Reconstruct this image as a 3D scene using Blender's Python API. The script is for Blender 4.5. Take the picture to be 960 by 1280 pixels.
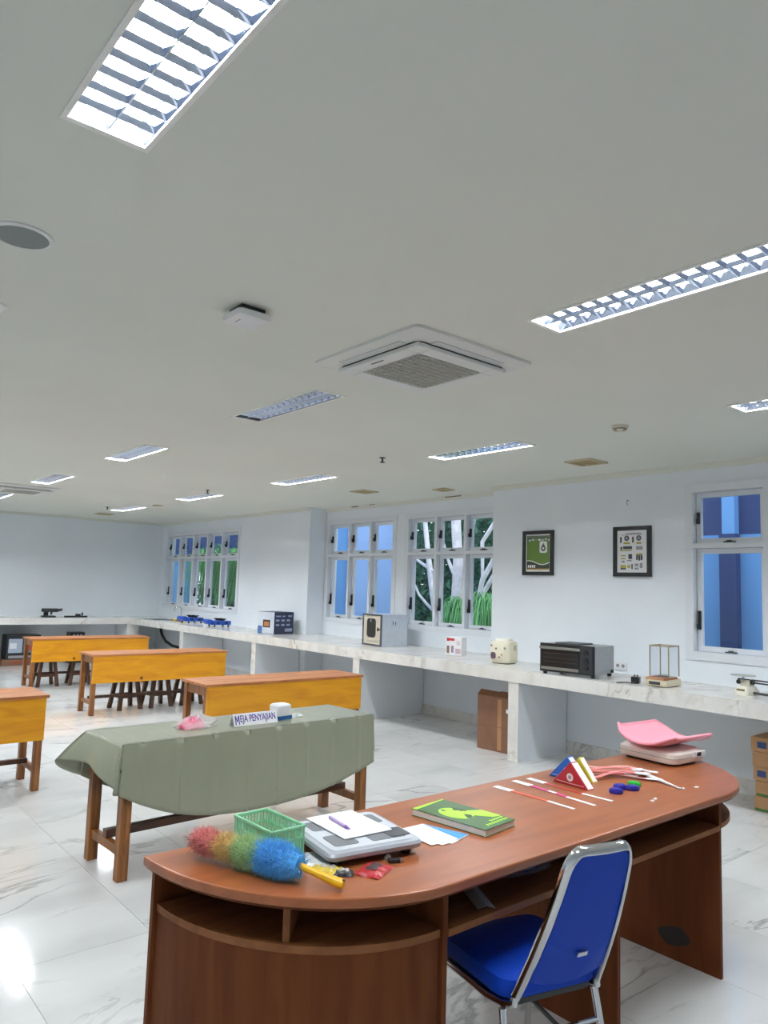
import bpy, math, random
from mathutils import Vector, Matrix

for o in list(bpy.data.objects):
    bpy.data.objects.remove(o)
scene = bpy.context.scene
col = scene.collection
R = math.radians
random.seed(7)

# ------------------------------------------------------------------ camera
CAM_Z = 1.667
FPX, YAW, PITCH, ROLL = 919.83, 0.6952, 0.1031, 0.0322
_f = Vector((math.sin(YAW) * math.cos(PITCH), math.cos(YAW) * math.cos(PITCH), math.sin(PITCH)))
_r = Vector((math.cos(YAW), -math.sin(YAW), 0))
_u = _r.cross(_f)
_r2 = _r * math.cos(ROLL) + _u * math.sin(ROLL)
_u2 = _u * math.cos(ROLL) - _r * math.sin(ROLL)
cd = bpy.data.cameras.new('camera')
cam = bpy.data.objects.new('camera', cd)
col.objects.link(cam)
cam.matrix_world = Matrix(((_r2.x, _u2.x, -_f.x, 0), (_r2.y, _u2.y, -_f.y, 0), (_r2.z, _u2.z, -_f.z, CAM_Z), (0, 0, 0, 1)))
cd.sensor_fit = 'HORIZONTAL'
cd.sensor_width = 36
cd.lens = FPX / 960 * 36
cd.clip_start = 0.05
scene.camera = cam

# ------------------------------------------------------------------ sky and exposure
world = bpy.data.worlds.new('overcast_sky')
scene.world = world
world.use_nodes = True
bg = world.node_tree.nodes['Background']
bg.inputs[0].default_value = (0.80, 0.90, 1.0, 1)
bg.inputs[1].default_value = 2.0
TUBE_STRENGTH = 255.0
scene.view_settings.view_transform = 'Standard'
scene.view_settings.look = 'None'
scene.view_settings.gamma = 1
scene.view_settings.use_curve_mapping = False
scene.view_settings.exposure = 0.22
try:
    scene.cycles.sample_clamp_indirect = 3.0
    scene.cycles.caustics_reflective = False
    scene.cycles.caustics_refractive = False
    scene.cycles.max_bounces = 10
    scene.cycles.diffuse_bounces = 6
    scene.cycles.transparent_max_bounces = 16
except Exception:
    pass

# ------------------------------------------------------------------ room numbers (metres)
H = 2.924            # ceiling
XW = 6.662           # window wall
XR = 6.99            # back of the window recess
YF = 15.65           # far wall
XL, YB = -1.8, -2.0  # walls behind the camera
RY0, RY1 = 5.93, 9.83  # recess
CT = 0.895           # counter top
CB = 0.772
XC = 5.844           # counter front
YC = 15.0            # far counter front

# ------------------------------------------------------------------ materials
def lin(c):
    return tuple((v / 255 / 12.92) if v / 255 <= 0.04045 else ((v / 255 + 0.055) / 1.055) ** 2.4 for v in c)

MATS = {}
def mat(name, rgb, rough=0.5, metal=0.0, var=0.0, scale=8.0, bump=0.0, bscale=60.0, spec=0.5, coat=0.0, emit=None, sheen=0.0):
    if name in MATS:
        return MATS[name]
    m = bpy.data.materials.new(name)
    m.use_nodes = True
    nt = m.node_tree
    b = nt.nodes['Principled BSDF']
    c = lin(rgb)
    b.inputs['Base Color'].default_value = (*c, 1)
    b.inputs['Roughness'].default_value = rough
    b.inputs['Metallic'].default_value = metal
    b.inputs['Specular IOR Level'].default_value = spec
    b.inputs['Coat Weight'].default_value = coat
    b.inputs['Sheen Weight'].default_value = sheen
    tc = nt.nodes.new('ShaderNodeTexCoord')
    if var > 0:
        n = nt.nodes.new('ShaderNodeTexNoise')
        n.inputs['Scale'].default_value = scale
        n.inputs['Detail'].default_value = 4
        nt.links.new(tc.outputs['Object'], n.inputs['Vector'])
        r = nt.nodes.new('ShaderNodeValToRGB')
        r.color_ramp.elements[0].position = 0.3
        r.color_ramp.elements[1].position = 0.7
        r.color_ramp.elements[0].color = (*[v * (1 - var) for v in c], 1)
        r.color_ramp.elements[1].color = (*[min(1, v * (1 + var)) for v in c], 1)
        nt.links.new(n.outputs['Fac'], r.inputs['Fac'])
        nt.links.new(r.outputs['Color'], b.inputs['Base Color'])
    if bump > 0:
        n = nt.nodes.new('ShaderNodeTexNoise')
        n.inputs['Scale'].default_value = bscale
        n.inputs['Detail'].default_value = 3
        nt.links.new(tc.outputs['Object'], n.inputs['Vector'])
        bp = nt.nodes.new('ShaderNodeBump')
        bp.inputs['Strength'].default_value = bump
        bp.inputs['Distance'].default_value = 0.01
        nt.links.new(n.outputs['Fac'], bp.inputs['Height'])
        nt.links.new(bp.outputs['Normal'], b.inputs['Normal'])
    if emit:
        b.inputs['Emission Color'].default_value = (*emit[0], 1)
        b.inputs['Emission Strength'].default_value = emit[1]
    MATS[name] = m
    return m

def wood(name, dark, light, axis='x', rough=0.4, scale=1.0, coat=0.0, stretch=10.0, spec=0.5):
    if name in MATS:
        return MATS[name]
    m = bpy.data.materials.new(name)
    m.use_nodes = True
    nt = m.node_tree
    b = nt.nodes['Principled BSDF']
    b.inputs['Roughness'].default_value = rough
    b.inputs['Coat Weight'].default_value = coat
    b.inputs['Coat Roughness'].default_value = 0.2
    b.inputs['Specular IOR Level'].default_value = spec
    tc = nt.nodes.new('ShaderNodeTexCoord')
    mp = nt.nodes.new('ShaderNodeMapping')
    s = {'x': (1, stretch, stretch), 'y': (stretch, 1, stretch), 'z': (stretch, stretch, 1)}[axis]
    mp.inputs['Scale'].default_value = tuple(v * scale for v in s)
    oi = nt.nodes.new('ShaderNodeObjectInfo')
    ad = nt.nodes.new('ShaderNodeVectorMath'); ad.operation = 'ADD'
    mu = nt.nodes.new('ShaderNodeMath'); mu.operation = 'MULTIPLY'; mu.inputs[1].default_value = 40
    nt.links.new(oi.outputs['Random'], mu.inputs[0])
    nt.links.new(tc.outputs['Object'], ad.inputs[0])
    nt.links.new(mu.outputs[0], ad.inputs[1])
    nt.links.new(ad.outputs[0], mp.inputs['Vector'])
    n = nt.nodes.new('ShaderNodeTexNoise')
    n.inputs['Scale'].default_value = 2.2
    n.inputs['Detail'].default_value = 6
    n.inputs['Distortion'].default_value = 0.8
    nt.links.new(mp.outputs[0], n.inputs['Vector'])
    r = nt.nodes.new('ShaderNodeValToRGB')
    r.color_ramp.elements[0].position = 0.32
    r.color_ramp.elements[1].position = 0.62
    r.color_ramp.elements[0].color = (*lin(dark), 1)
    r.color_ramp.elements[1].color = (*lin(light), 1)
    nt.links.new(n.outputs['Fac'], r.inputs['Fac'])
    nt.links.new(r.outputs['Color'], b.inputs['Base Color'])
    bp = nt.nodes.new('ShaderNodeBump')
    bp.inputs['Strength'].default_value = 0.08
    bp.inputs['Distance'].default_value = 0.004
    nt.links.new(n.outputs['Fac'], bp.inputs['Height'])
    nt.links.new(bp.outputs['Normal'], b.inputs['Normal'])
    MATS[name] = m
    return m

def marble(name, base, vein, rough, scale=1.0, width=0.02, amount=0.8, rnd=50.0):
    m = bpy.data.materials.new(name)
    m.use_nodes = True
    nt = m.node_tree
    N = nt.nodes.new
    L = nt.links.new
    b = nt.nodes['Principled BSDF']
    b.inputs['Roughness'].default_value = rough
    g = N('ShaderNodeNewGeometry')
    oi = N('ShaderNodeObjectInfo')
    mu = N('ShaderNodeMath'); mu.operation = 'MULTIPLY'; mu.inputs[1].default_value = rnd
    ad = N('ShaderNodeVectorMath'); ad.operation = 'ADD'
    L(oi.outputs['Random'], mu.inputs[0])
    L(g.outputs['Position'], ad.inputs[0])
    L(mu.outputs[0], ad.inputs[1])
    mp = N('ShaderNodeMapping')
    mp.inputs['Rotation'].default_value = (0, 0, 0.9)
    mp.inputs['Scale'].default_value = (scale * 0.55, scale * 1.5, scale)
    L(ad.outputs[0], mp.inputs['Vector'])
    n = N('ShaderNodeTexNoise')
    n.inputs['Scale'].default_value = 1.1
    n.inputs['Detail'].default_value = 7
    n.inputs['Roughness'].default_value = 0.55
    n.inputs['Distortion'].default_value = 1.2
    L(mp.outputs[0], n.inputs['Vector'])
    sub = N('ShaderNodeMath'); sub.operation = 'SUBTRACT'; sub.inputs[1].default_value = 0.5
    ab = N('ShaderNodeMath'); ab.operation = 'ABSOLUTE'
    L(n.outputs['Fac'], sub.inputs[0]); L(sub.outputs[0], ab.inputs[0])
    mr = N('ShaderNodeMapRange')
    mr.inputs['From Min'].default_value = 0.0
    mr.inputs['From Max'].default_value = width
    mr.inputs['To Min'].default_value = 1
    mr.inputs['To Max'].default_value = 0
    L(ab.outputs[0], mr.inputs['Value'])
    n2 = N('ShaderNodeTexNoise')
    n2.inputs['Scale'].default_value = 1.3 * scale
    n2.inputs['Detail'].default_value = 3
    L(ad.outputs[0], n2.inputs['Vector'])
    mr2 = N('ShaderNodeMapRange')
    mr2.inputs['From Min'].default_value = 0.48
    mr2.inputs['From Max'].default_value = 0.66
    mr2.inputs['To Max'].default_value = amount
    L(n2.outputs['Fac'], mr2.inputs['Value'])
    pr = N('ShaderNodeMath'); pr.operation = 'MULTIPLY'
    L(mr.outputs[0], pr.inputs[0]); L(mr2.outputs[0], pr.inputs[1])
    # soft grey clouds
    n3 = N('ShaderNodeTexNoise')
    n3.inputs['Scale'].default_value = 1.6 * scale
    n3.inputs['Detail'].default_value = 5
    L(mp.outputs[0], n3.inputs['Vector'])
    mr3 = N('ShaderNodeMapRange')
    mr3.inputs['From Min'].default_value = 0.45
    mr3.inputs['From Max'].default_value = 0.75
    mr3.inputs['To Max'].default_value = 0.28
    L(n3.outputs['Fac'], mr3.inputs['Value'])
    mx = N('ShaderNodeMath'); mx.operation = 'MAXIMUM'
    L(pr.outputs[0], mx.inputs[0]); L(mr3.outputs[0], mx.inputs[1])
    mix = N('ShaderNodeMix'); mix.data_type = 'RGBA'
    mix.inputs[6].default_value = (*lin(base), 1)
    mix.inputs[7].default_value = (*lin(vein), 1)
    L(mx.outputs[0], mix.inputs[0])
    L(mix.outputs[2], b.inputs['Base Color'])
    MATS[name] = m
    return m

def glass(name, tint=(1, 1, 1), gloss=0.08):
    m = bpy.data.materials.new(name)
    m.use_nodes = True
    nt = m.node_tree
    nt.nodes.remove(nt.nodes['Principled BSDF'])
    out = nt.nodes['Material Output']
    t = nt.nodes.new('ShaderNodeBsdfTransparent')
    t.inputs[0].default_value = (*tint, 1)
    g = nt.nodes.new('ShaderNodeBsdfGlossy')
    g.inputs['Roughness'].default_value = 0.02
    lw = nt.nodes.new('ShaderNodeLayerWeight'); lw.inputs[0].default_value = 0.5
    pw = nt.nodes.new('ShaderNodeMath'); pw.operation = 'POWER'; pw.inputs[1].default_value = 5.0
    fr = nt.nodes.new('ShaderNodeMath'); fr.operation = 'MULTIPLY_ADD'; fr.inputs[1].default_value = 0.6; fr.inputs[2].default_value = 0.03
    nt.links.new(lw.outputs['Facing'], pw.inputs[0])
    nt.links.new(pw.outputs[0], fr.inputs[0])
    mx = nt.nodes.new('ShaderNodeMixShader')
    nt.links.new(fr.outputs[0], mx.inputs[0])
    nt.links.new(t.outputs[0], mx.inputs[1])
    nt.links.new(g.outputs[0], mx.inputs[2])
    nt.links.new(mx.outputs[0], out.inputs[0])
    MATS[name] = m
    return m

def film(name, rgb, fac):
    m = bpy.data.materials.new(name)
    m.use_nodes = True
    nt = m.node_tree
    b = nt.nodes['Principled BSDF']
    b.inputs['Base Color'].default_value = (*lin(rgb), 1)
    b.inputs['Roughness'].default_value = 0.2
    t = nt.nodes.new('ShaderNodeBsdfTransparent')
    mx = nt.nodes.new('ShaderNodeMixShader')
    mx.inputs[0].default_value = fac
    nt.links.new(t.outputs[0], mx.inputs[1])
    nt.links.new(b.outputs[0], mx.inputs[2])
    nt.links.new(mx.outputs[0], nt.nodes['Material Output'].inputs[0])
    return m

M_wall = mat('wall_paint', (232, 238, 244), 0.6, var=0.02, scale=1.5)
M_ceil = mat('ceiling_paint', (225, 227, 219), 0.85, var=0.02, scale=1.0)
M_floor = marble('floor_marble', (214, 214, 212), (132, 132, 134), 0.10, 1.0, 0.022, 0.75)
M_grout = mat('grout', (190, 190, 188), 0.7)
M_counter = marble('counter_marble', (240, 237, 232), (165, 152, 138), 0.10, 1.5, 0.035, 0.75, 0.0)
M_white = mat('white_gloss', (235, 236, 238), 0.35)
M_winframe = mat('window_frame_paint', (226, 230, 236), 0.4)
M_black = mat('black_plastic', (22, 22, 24), 0.4)
M_dark = mat('dark_grey', (60, 62, 64), 0.5)
M_chrome = mat('chrome', (220, 222, 226), 0.12, 1.0)
M_steel = mat('brushed_steel', (180, 184, 190), 0.35, 1.0, var=0.08, scale=30)
M_glass = glass('window_glass')
M_clear = glass('clear_plastic', (0.97, 0.98, 0.99))
M_mirror = mat('louvre_aluminium', (222, 230, 250), 0.07, 1.0)
M_tube_on = mat('lit_tube', (255, 255, 255), 0.4, emit=((0.90, 0.95, 1.0), TUBE_STRENGTH))
M_tube_off = mat('unlit_tube', (225, 225, 225), 0.35)

# ------------------------------------------------------------------ mesh builder
class MB:
    def __init__(self):
        self.v = []; self.f = []
    def add(self, vs, fs):
        k = len(self.v)
        self.v += [tuple(p) for p in vs]
        self.f += [tuple(i + k for i in f) for f in fs]
        return self
    def box(self, x0, x1, y0, y1, z0, z1):
        return self.add([(x0, y0, z0), (x1, y0, z0), (x1, y1, z0), (x0, y1, z0), (x0, y0, z1), (x1, y0, z1), (x1, y1, z1), (x0, y1, z1)],
                        [(0, 3, 2, 1), (4, 5, 6, 7), (0, 1, 5, 4), (1, 2, 6, 5), (2, 3, 7, 6), (3, 0, 4, 7)])
    def cbox(self, c, s):
        return self.box(c[0] - s[0] / 2, c[0] + s[0] / 2, c[1] - s[1] / 2, c[1] + s[1] / 2, c[2] - s[2] / 2, c[2] + s[2] / 2)
    def beam(self, p, q, w, d, up=(0, 0, 1)):
        p, q = Vector(p), Vector(q)
        a = (q - p).normalized()
        u = Vector(up)
        if abs(a.dot(u)) > 0.98: u = Vector((0, 1, 0))
        s = a.cross(u).normalized(); t = s.cross(a).normalized()
        vs = []
        for c in (p, q):
            for i, j in ((-1, -1), (1, -1), (1, 1), (-1, 1)):
                vs.append(c + s * (i * w / 2) + t * (j * d / 2))
        return self.add(vs, [(3, 2, 1, 0), (4, 5, 6, 7), (0, 1, 5, 4), (1, 2, 6, 5), (2, 3, 7, 6), (3, 0, 4, 7)])
    def tube(self, pts, r, n=10, r2=None, closed=False):
        pts = [Vector(p) for p in pts]
        m = len(pts)
        rings = []
        prev = None
        for i, p in enumerate(pts):
            if closed: a = (pts[(i + 1) % m] - pts[i - 1])
            elif i == 0: a = pts[1] - pts[0]
            elif i == m - 1: a = pts[-1] - pts[-2]
            else: a = (pts[i + 1] - pts[i]).normalized() + (pts[i] - pts[i - 1]).normalized()
            a.normalize()
            u = prev if prev is not None else (Vector((0, 0, 1)) if abs(a.z) < 0.9 else Vector((1, 0, 0)))
            s = a.cross(u).normalized(); t = s.cross(a).normalized(); prev = t
            rr = r[i] if isinstance(r, (list, tuple)) else r
            rb = rr if r2 is None else r2
            rings.append([p + s * (math.cos(2 * math.pi * k / n) * rr) + t * (math.sin(2 * math.pi * k / n) * rb) for k in range(n)])
        vs = [v for ring in rings for v in ring]
        fs = []
        for i in range(m if closed else m - 1):
            j = (i + 1) % m
            for k in range(n):
                l = (k + 1) % n
                fs.append((i * n + k, j * n + k, j * n + l, i * n + l))
        if not closed:
            fs.append(tuple(range(n))); fs.append(tuple((m - 1) * n + k for k in reversed(range(n))))
        return self.add(vs, fs)
    def cyl(self, p, q, r, n=16, r2=None):
        return self.tube([p, q], [r, r if r2 is None else r2], n)
    def prism(self, poly, z0, z1):
        n = len(poly)
        vs = [(x, y, z0) for x, y in poly] + [(x, y, z1) for x, y in poly]
        fs = [tuple(reversed(range(n))), tuple(range(n, 2 * n))] + [(i, (i + 1) % n, n + (i + 1) % n, n + i) for i in range(n)]
        return self.add(vs, fs)
    def loft(self, loops, cap=True):
        n = len(loops[0]); vs = [p for l in loops for p in l]; fs = []
        for i in range(len(loops) - 1):
            for k in range(n):
                l = (k + 1) % n
                fs.append((i * n + k, i * n + l, (i + 1) * n + l, (i + 1) * n + k))
        if cap:
            fs.append(tuple(reversed(range(n)))); fs.append(tuple((len(loops) - 1) * n + k for k in range(n)))
        return self.add(vs, fs)
    def lathe(self, prof, c=(0, 0, 0), n=24):
        loops = [[(c[0] + r * math.cos(2 * math.pi * k / n), c[1] + r * math.sin(2 * math.pi * k / n), c[2] + z) for k in range(n)] for r, z in prof]
        return self.loft(loops)
    def grid(self, fn, nu, nv):
        vs = [fn(i / nu, j / nv) for i in range(nu + 1) for j in range(nv + 1)]
        fs = [(i * (nv + 1) + j, (i + 1) * (nv + 1) + j, (i + 1) * (nv + 1) + j + 1, i * (nv + 1) + j + 1) for i in range(nu) for j in range(nv)]
        return self.add(vs, fs)
    def xf(self, M):
        self.v = [tuple(M @ Vector(p)) for p in self.v]
        return self
    def mesh(self, name):
        me = bpy.data.meshes.new(name)
        me.from_pydata(self.v, [], self.f)
        me.update()
        return me

XF = {}
def thing(name, label, cat, loc=(0, 0, 0), rz=0, group=None):
    o = bpy.data.objects.new(name, None)
    o.empty_display_size = 0.1
    col.objects.link(o)
    o.location = loc
    o.rotation_euler = (0, 0, rz)
    tag(o, label, cat, group)
    XF[o.name] = Matrix.Translation(loc) @ Matrix.Rotation(rz, 4, 'Z')
    return o

def tag(o, label=None, cat=None, group=None, kind=None):
    if label: o['label'] = label
    if cat: o['category'] = cat
    if group: o['group'] = group
    if kind: o['kind'] = kind
    return o

def obj(name, mb, m, parent=None, smooth=False, bevel=0, world=False, seg=2, loc=None, rz=0, solid=0, sub=0, label=None, kind=None, weld=False):
    """one mesh object; with world=True the vertices are world positions and are moved into the parent's frame"""
    if parent is not None and world:
        P = XF.get(parent.name)
        if P is None and parent.parent: P = XF.get(parent.parent.name)
        if P is not None: mb.xf(P.inverted())
    me = mb.mesh(name)
    me.materials.append(m)
    o = bpy.data.objects.new(name, me)
    col.objects.link(o)
    if parent is not None: o.parent = parent
    if loc is not None: o.location = loc
    if rz: o.rotation_euler = (0, 0, rz)
    if smooth:
        for p in me.polygons: p.use_smooth = True
        try: me.set_sharp_from_angle(angle=R(40))
        except Exception: pass
    if weld:
        w = o.modifiers.new('weld', 'WELD'); w.merge_threshold = 0.0005
    if solid:
        s = o.modifiers.new('solid', 'SOLIDIFY'); s.thickness = solid; s.offset = 0
    if bevel:
        b = o.modifiers.new('bevel', 'BEVEL'); b.width = bevel; b.segments = seg; b.limit_method = 'ANGLE'; b.angle_limit = R(35)
    if sub:
        s = o.modifiers.new('sub', 'SUBSURF'); s.levels = sub; s.render_levels = sub
    if label: o['label'] = label
    if kind: o['kind'] = kind
    return o

def copy_tree(o, parent=None):
    c = o.copy()
    col.objects.link(c)
    c.parent = parent
    for ch in list(o.children):
        copy_tree(ch, c)
    return c

def text_mb(s, size, depth=0.0005):
    cu = bpy.data.curves.new('lettering', 'FONT')
    cu.body = s; cu.size = size; cu.extrude = depth; cu.align_x = 'CENTER'; cu.align_y = 'CENTER'
    cu.offset = size * 0.010
    t = bpy.data.objects.new('lettering_tmp', cu)
    col.objects.link(t)
    dg = bpy.context.evaluated_depsgraph_get()
    me = bpy.data.meshes.new_from_object(t.evaluated_get(dg))
    mb = MB()
    mb.add([tuple(v.co) for v in me.vertices], [tuple(p.vertices) for p in me.polygons])
    bpy.data.objects.remove(t); bpy.data.curves.remove(cu); bpy.data.meshes.remove(me)
    return mb

def plate_cells(a0, a1, b0, b1, holes):
    A = sorted({a0, a1, *[h[0] for h in holes], *[h[1] for h in holes]})
    B = sorted({b0, b1, *[h[2] for h in holes], *[h[3] for h in holes]})
    A = [v for v in A if a0 <= v <= a1]; B = [v for v in B if b0 <= v <= b1]
    for i in range(len(A) - 1):
        for j in range(len(B) - 1):
            ca, cb = (A[i] + A[i + 1]) / 2, (B[j] + B[j + 1]) / 2
            if any(h[0] < ca < h[1] and h[2] < cb < h[3] for h in holes): continue
            yield A[i], A[i + 1], B[j], B[j + 1]

def structure(o):
    o['kind'] = 'structure'
    return o

# ================================================================== THE SETTING
# --- floor: 60 x 120 tiles over a grout bed
fl = structure(obj('floor', MB().box(XL, XR + 0.2, YB, YF + 0.2, -0.10, -0.004), M_grout))
PX, PY = 0.605, 1.212
tile_mb = MB().box(-PX / 2 + 0.0012, PX / 2 - 0.0012, -PY / 2 + 0.0012, PY / 2 - 0.0012, -0.0035, 0.0)
tile_me = tile_mb.mesh('tile'); tile_me.materials.append(M_floor)
gx0, gy0 = 0.967, 2.306
ni = range(math.floor((XL - gx0) / PX), math.ceil((XW - gx0) / PX))
nj = range(math.floor((YB - gy0) / PY), math.ceil((YF - gy0) / PY))
for i in ni:
    for j in nj:
        t = bpy.data.objects.new('tile', tile_me)
        col.objects.link(t)
        t.parent = fl
        t.location = (gx0 + (i + 0.5) * PX, gy0 + (j + 0.5) * PY, 0)

# --- ceiling with cut-outs for the recessed lights
LW, LL = 0.248, 1.12
LIGHTS = [  # x of left edge, y of far end, lit, label
    (0.504, 2.043, 1, 'largest lit louvred ceiling light, top left, nearest the camera'),
    (2.592, 2.129, 1, 'long lit louvred ceiling light to the right of the near air conditioner'),
    (2.592, 4.955, 0, 'unlit dark louvred ceiling light just left of and beyond the near air conditioner'),
    (4.700, 5.051, 1, 'lit louvred ceiling light between the near air conditioner and the windows'),
    (4.700, 2.190, 1, 'lit louvred ceiling light cut by the right edge of the photo, above the right window'),
    (4.700, 7.890, 1, 'lit louvred ceiling light in front of the recessed blue-view window'),
    (2.592, 7.720, 1, 'lit louvred ceiling light directly beyond the unlit one'),
    (2.592, 10.50, 1, 'lit louvred ceiling light just before the far air conditioner'),
    (4.700, 10.65, 1, 'lit louvred ceiling light with a sprinkler beside it, before the five-column window'),
    (4.700, 13.42, 1, 'small lit louvred ceiling light nearest the far corner of the room'),
    (2.592, 13.40, 1, 'lit louvred ceiling light cut by the left photo edge, beyond the far air conditioner'),
]
OFF = 'lit louvred ceiling light outside the frame'
for y1 in (4.87, 7.72, 10.5, 13.4): LIGHTS.append((0.504, y1, 1, OFF))
holes = [(x + 0.012, x + LW - 0.012, y - LL + 0.012, y - 0.012) for x, y, l, n in LIGHTS]
mb = MB()
for a0, a1, b0, b1 in plate_cells(XL, XR + 0.2, YB, YF + 0.2, holes):
    mb.add([(a0, b0, H), (a1, b0, H), (a1, b1, H), (a0, b1, H)], [(3, 2, 1, 0)])
mb.box(XL - 0.2, XR + 0.2, YB - 0.2, YF + 0.2, H + 0.2, H + 0.35)  # unseen slab above the ceiling, added to keep sky light out
structure(obj('ceiling', mb, M_ceil))

# --- walls
W4 = (2.06, 3.485, 1.13, 2.71)      # y0, y1, z0, z1
W3 = (6.10, 7.86, 1.13, 2.71)
W2 = (8.10, 9.79, 1.13, 2.71)
W1 = (12.11, 15.32, 1.13, 2.68)
mb = MB()
def wall_x(mb, x0, x1, y0, y1, holes):
    for a0, a1, b0, b1 in plate_cells(y0, y1, 0, H + 0.2, holes):
        mb.box(x0, x1, a0, a1, b0, b1)
wall_x(mb, XW, XW + 0.20, YB, RY0 - 0.2, [W4])
wall_x(mb, XR, XR + 0.20, RY0, RY1, [W2, W3])
wall_x(mb, XW, XW + 0.20, RY1 + 0.2, YF + 0.2, [W1])
mb.box(XW, XR + 0.2, RY0 - 0.2, RY0, 0, H + 0.2)
mb.box(XW, XR + 0.2, RY1, RY1 + 0.2, 0, H + 0.2)
structure(obj('wall_window_side', mb, M_wall))
structure(obj('wall_far', MB().box(XL, XW, YF, YF + 0.2, 0, H + 0.2), M_wall))
structure(obj('wall_left', MB().box(XL - 0.2, XL, YB - 0.2, YF + 0.2, 0, H + 0.2), M_wall))
structure(obj('wall_back', MB().box(XL, XW + 0.2, YB - 0.2, YB, 0, H + 0.2), M_wall))

# --- cornice: two stepped fillets
def cornice(name, segs):
    mb = MB()
    for (x0, x1, y0, y1, nx, ny) in segs:
        for d, z in ((0.045, 0.018), (0.022, 0.05)):
            mb.box(min(x0, x0 + nx * d), max(x1, x1 + nx * d), min(y0, y0 + ny * d), max(y1, y1 + ny * d), H - z, H)
    return structure(obj(name, mb, M_ceil))
trim1 = cornice('trim_1', [(XW, XW, YB, RY0, -1, 0), (XW, XW, RY1, YF, -1, 0), (XR, XR, RY0, RY1, -1, 0)])
cornice('trim_2', [(XL, XW, YF, YF, 0, -1)])

M_peel = mat('peeled_plaster', (120, 108, 92), 0.9)
for y0, y1, dz in ((8.95, 9.12, .02), (8.55, 8.68, .012), (6.75, 7.05, .018)):
    obj('peeled_patch', MB().box(XR - .0465, XR - .0452, y0, y1, H - dz, H - .004), M_peel, trim1)

# --- skirting of marble tile
M_skirt = marble('skirting_marble', (226, 224, 220), (150, 146, 140), 0.2, 2.0, 0.04, 0.6, 0.0)
mb = MB()
mb.box(XW - 0.012, XW, YB, RY0, 0, 0.13).box(XW - 0.012, XW, RY1, YF, 0, 0.13).box(XR - 0.012, XR, RY0, RY1, 0, 0.13)
structure(obj('baseboard_window_side', mb, M_skirt))
structure(obj('baseboard_far', MB().box(XL, XW - 0.012, YF - 0.012, YF, 0, 0.13), M_skirt))

# --- windows: frame, mullions, transom, opening sashes set back at the outer face
def window(n, x, y0, y1, z0, z1, ncol, zt, label, setback=0.06):
    w = bpy.data.objects.new('window_%d' % n, None); col.objects.link(w)
    w.location = (x, (y0 + y1) / 2, z0); w['kind'] = 'structure'; w['label'] = label
    XF[w.name] = Matrix.Translation(w.location)
    f = 0.05; D = 0.13
    mb = MB()
    mb.box(x - 0.012, x + D, y0 - 0.03, y0 + f, z0 - 0.03, z1 + 0.03).box(x - 0.012, x + D, y1 - f, y1 + 0.03, z0 - 0.03, z1 + 0.03)
    mb.box(x - 0.011, x + D, y0 + f, y1 - f, z1 - f, z1 + 0.029).box(x - 0.011, x + D, y0 + f, y1 - f, z0 - 0.029, z0 + f)
    obj('window_frame', mb, M_winframe, w, world=True)
    cw = (y1 - y0 - 2 * f) / ncol
    m = 0.045
    for k in range(1, ncol):
        yc = y0 + f + k * cw
        obj('mullion', MB().box(x - 0.008, x + D, yc - m / 2, yc + m / 2, z0 + f, z1 - f), M_winframe, w, world=True)
    for k in range(ncol):
        a, b = y0 + f + k * cw + (m / 2 if k else 0), y0 + f + (k + 1) * cw - (m / 2 if k < ncol - 1 else 0)
        obj('transom', MB().box(x - 0.006, x + D, a, b, zt - m / 2, zt + m / 2), M_winframe, w, world=True)
        for lo, hi, big in ((z0 + f, zt - m / 2, 1), (zt + m / 2, z1 - f, 0)):
            sx0, sx1 = x + setback, x + setback + 0.04
            s = 0.045
            lo2, hi2, a2, b2 = lo + 0.004, hi - 0.004, a + 0.004, b - 0.004
            sb = MB()
            sb.box(sx0, sx1, a2, a2 + s, lo2, hi2).box(sx0, sx1, b2 - s, b2, lo2, hi2)
            sb.box(sx0, sx1, a2 + s, b2 - s, lo2, lo2 + s).box(sx0, sx1, a2 + s, b2 - s, hi2 - s, hi2)
            so = obj('sash', sb, M_winframe, w, world=True)
            obj('pane', MB().box(sx0 + 0.016, sx0 + 0.022, a2 + s, b2 - s, lo2 + s, hi2 - s), M_glass, so, world=True)
            hh = 0.17 if big else 0.11
            zc = lo + (hi - lo) * (0.30 if big else 0.5)
            hb = MB()
            hb.box(sx0 - 0.022, sx0 - 0.0005, b2 - 0.038, b2 - 0.012, zc - hh / 2, zc + hh / 2)
            hb.box(sx0 - 0.045, sx0 - 0.022, b2 - 0.034, b2 - 0.016, zc - hh / 2, zc - hh / 2 + 0.05)
            obj('latch', hb, M_black, so, world=True, bevel=0.004)
            st = MB().box(sx0 - 0.03, sx0 - 0.0005, (a + b) / 2 - 0.05, (a + b) / 2 + 0.05, lo2 + 0.002, lo2 + 0.012)
            st.box(sx0 - 0.03, sx0 - 0.012, (a + b) / 2 - 0.02, (a + b) / 2 + 0.02, lo2 + 0.012, lo2 + 0.022)
            obj('stay', st, M_dark, so, world=True)
    return w
window(1, XW, *W1, 5, 2.165, 'white casement window of five columns near the far corner', 0.075)
window(2, XR, *W2, 3, 2.165, 'white three-column casement window in the recess, facing a blue wall')
window(3, XR, *W3, 3, 2.165, 'white three-column casement window in the recess, facing trees')
window(4, XW, *W4, 2, 2.155, 'white casement window cut by the right edge of the photo')

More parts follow.
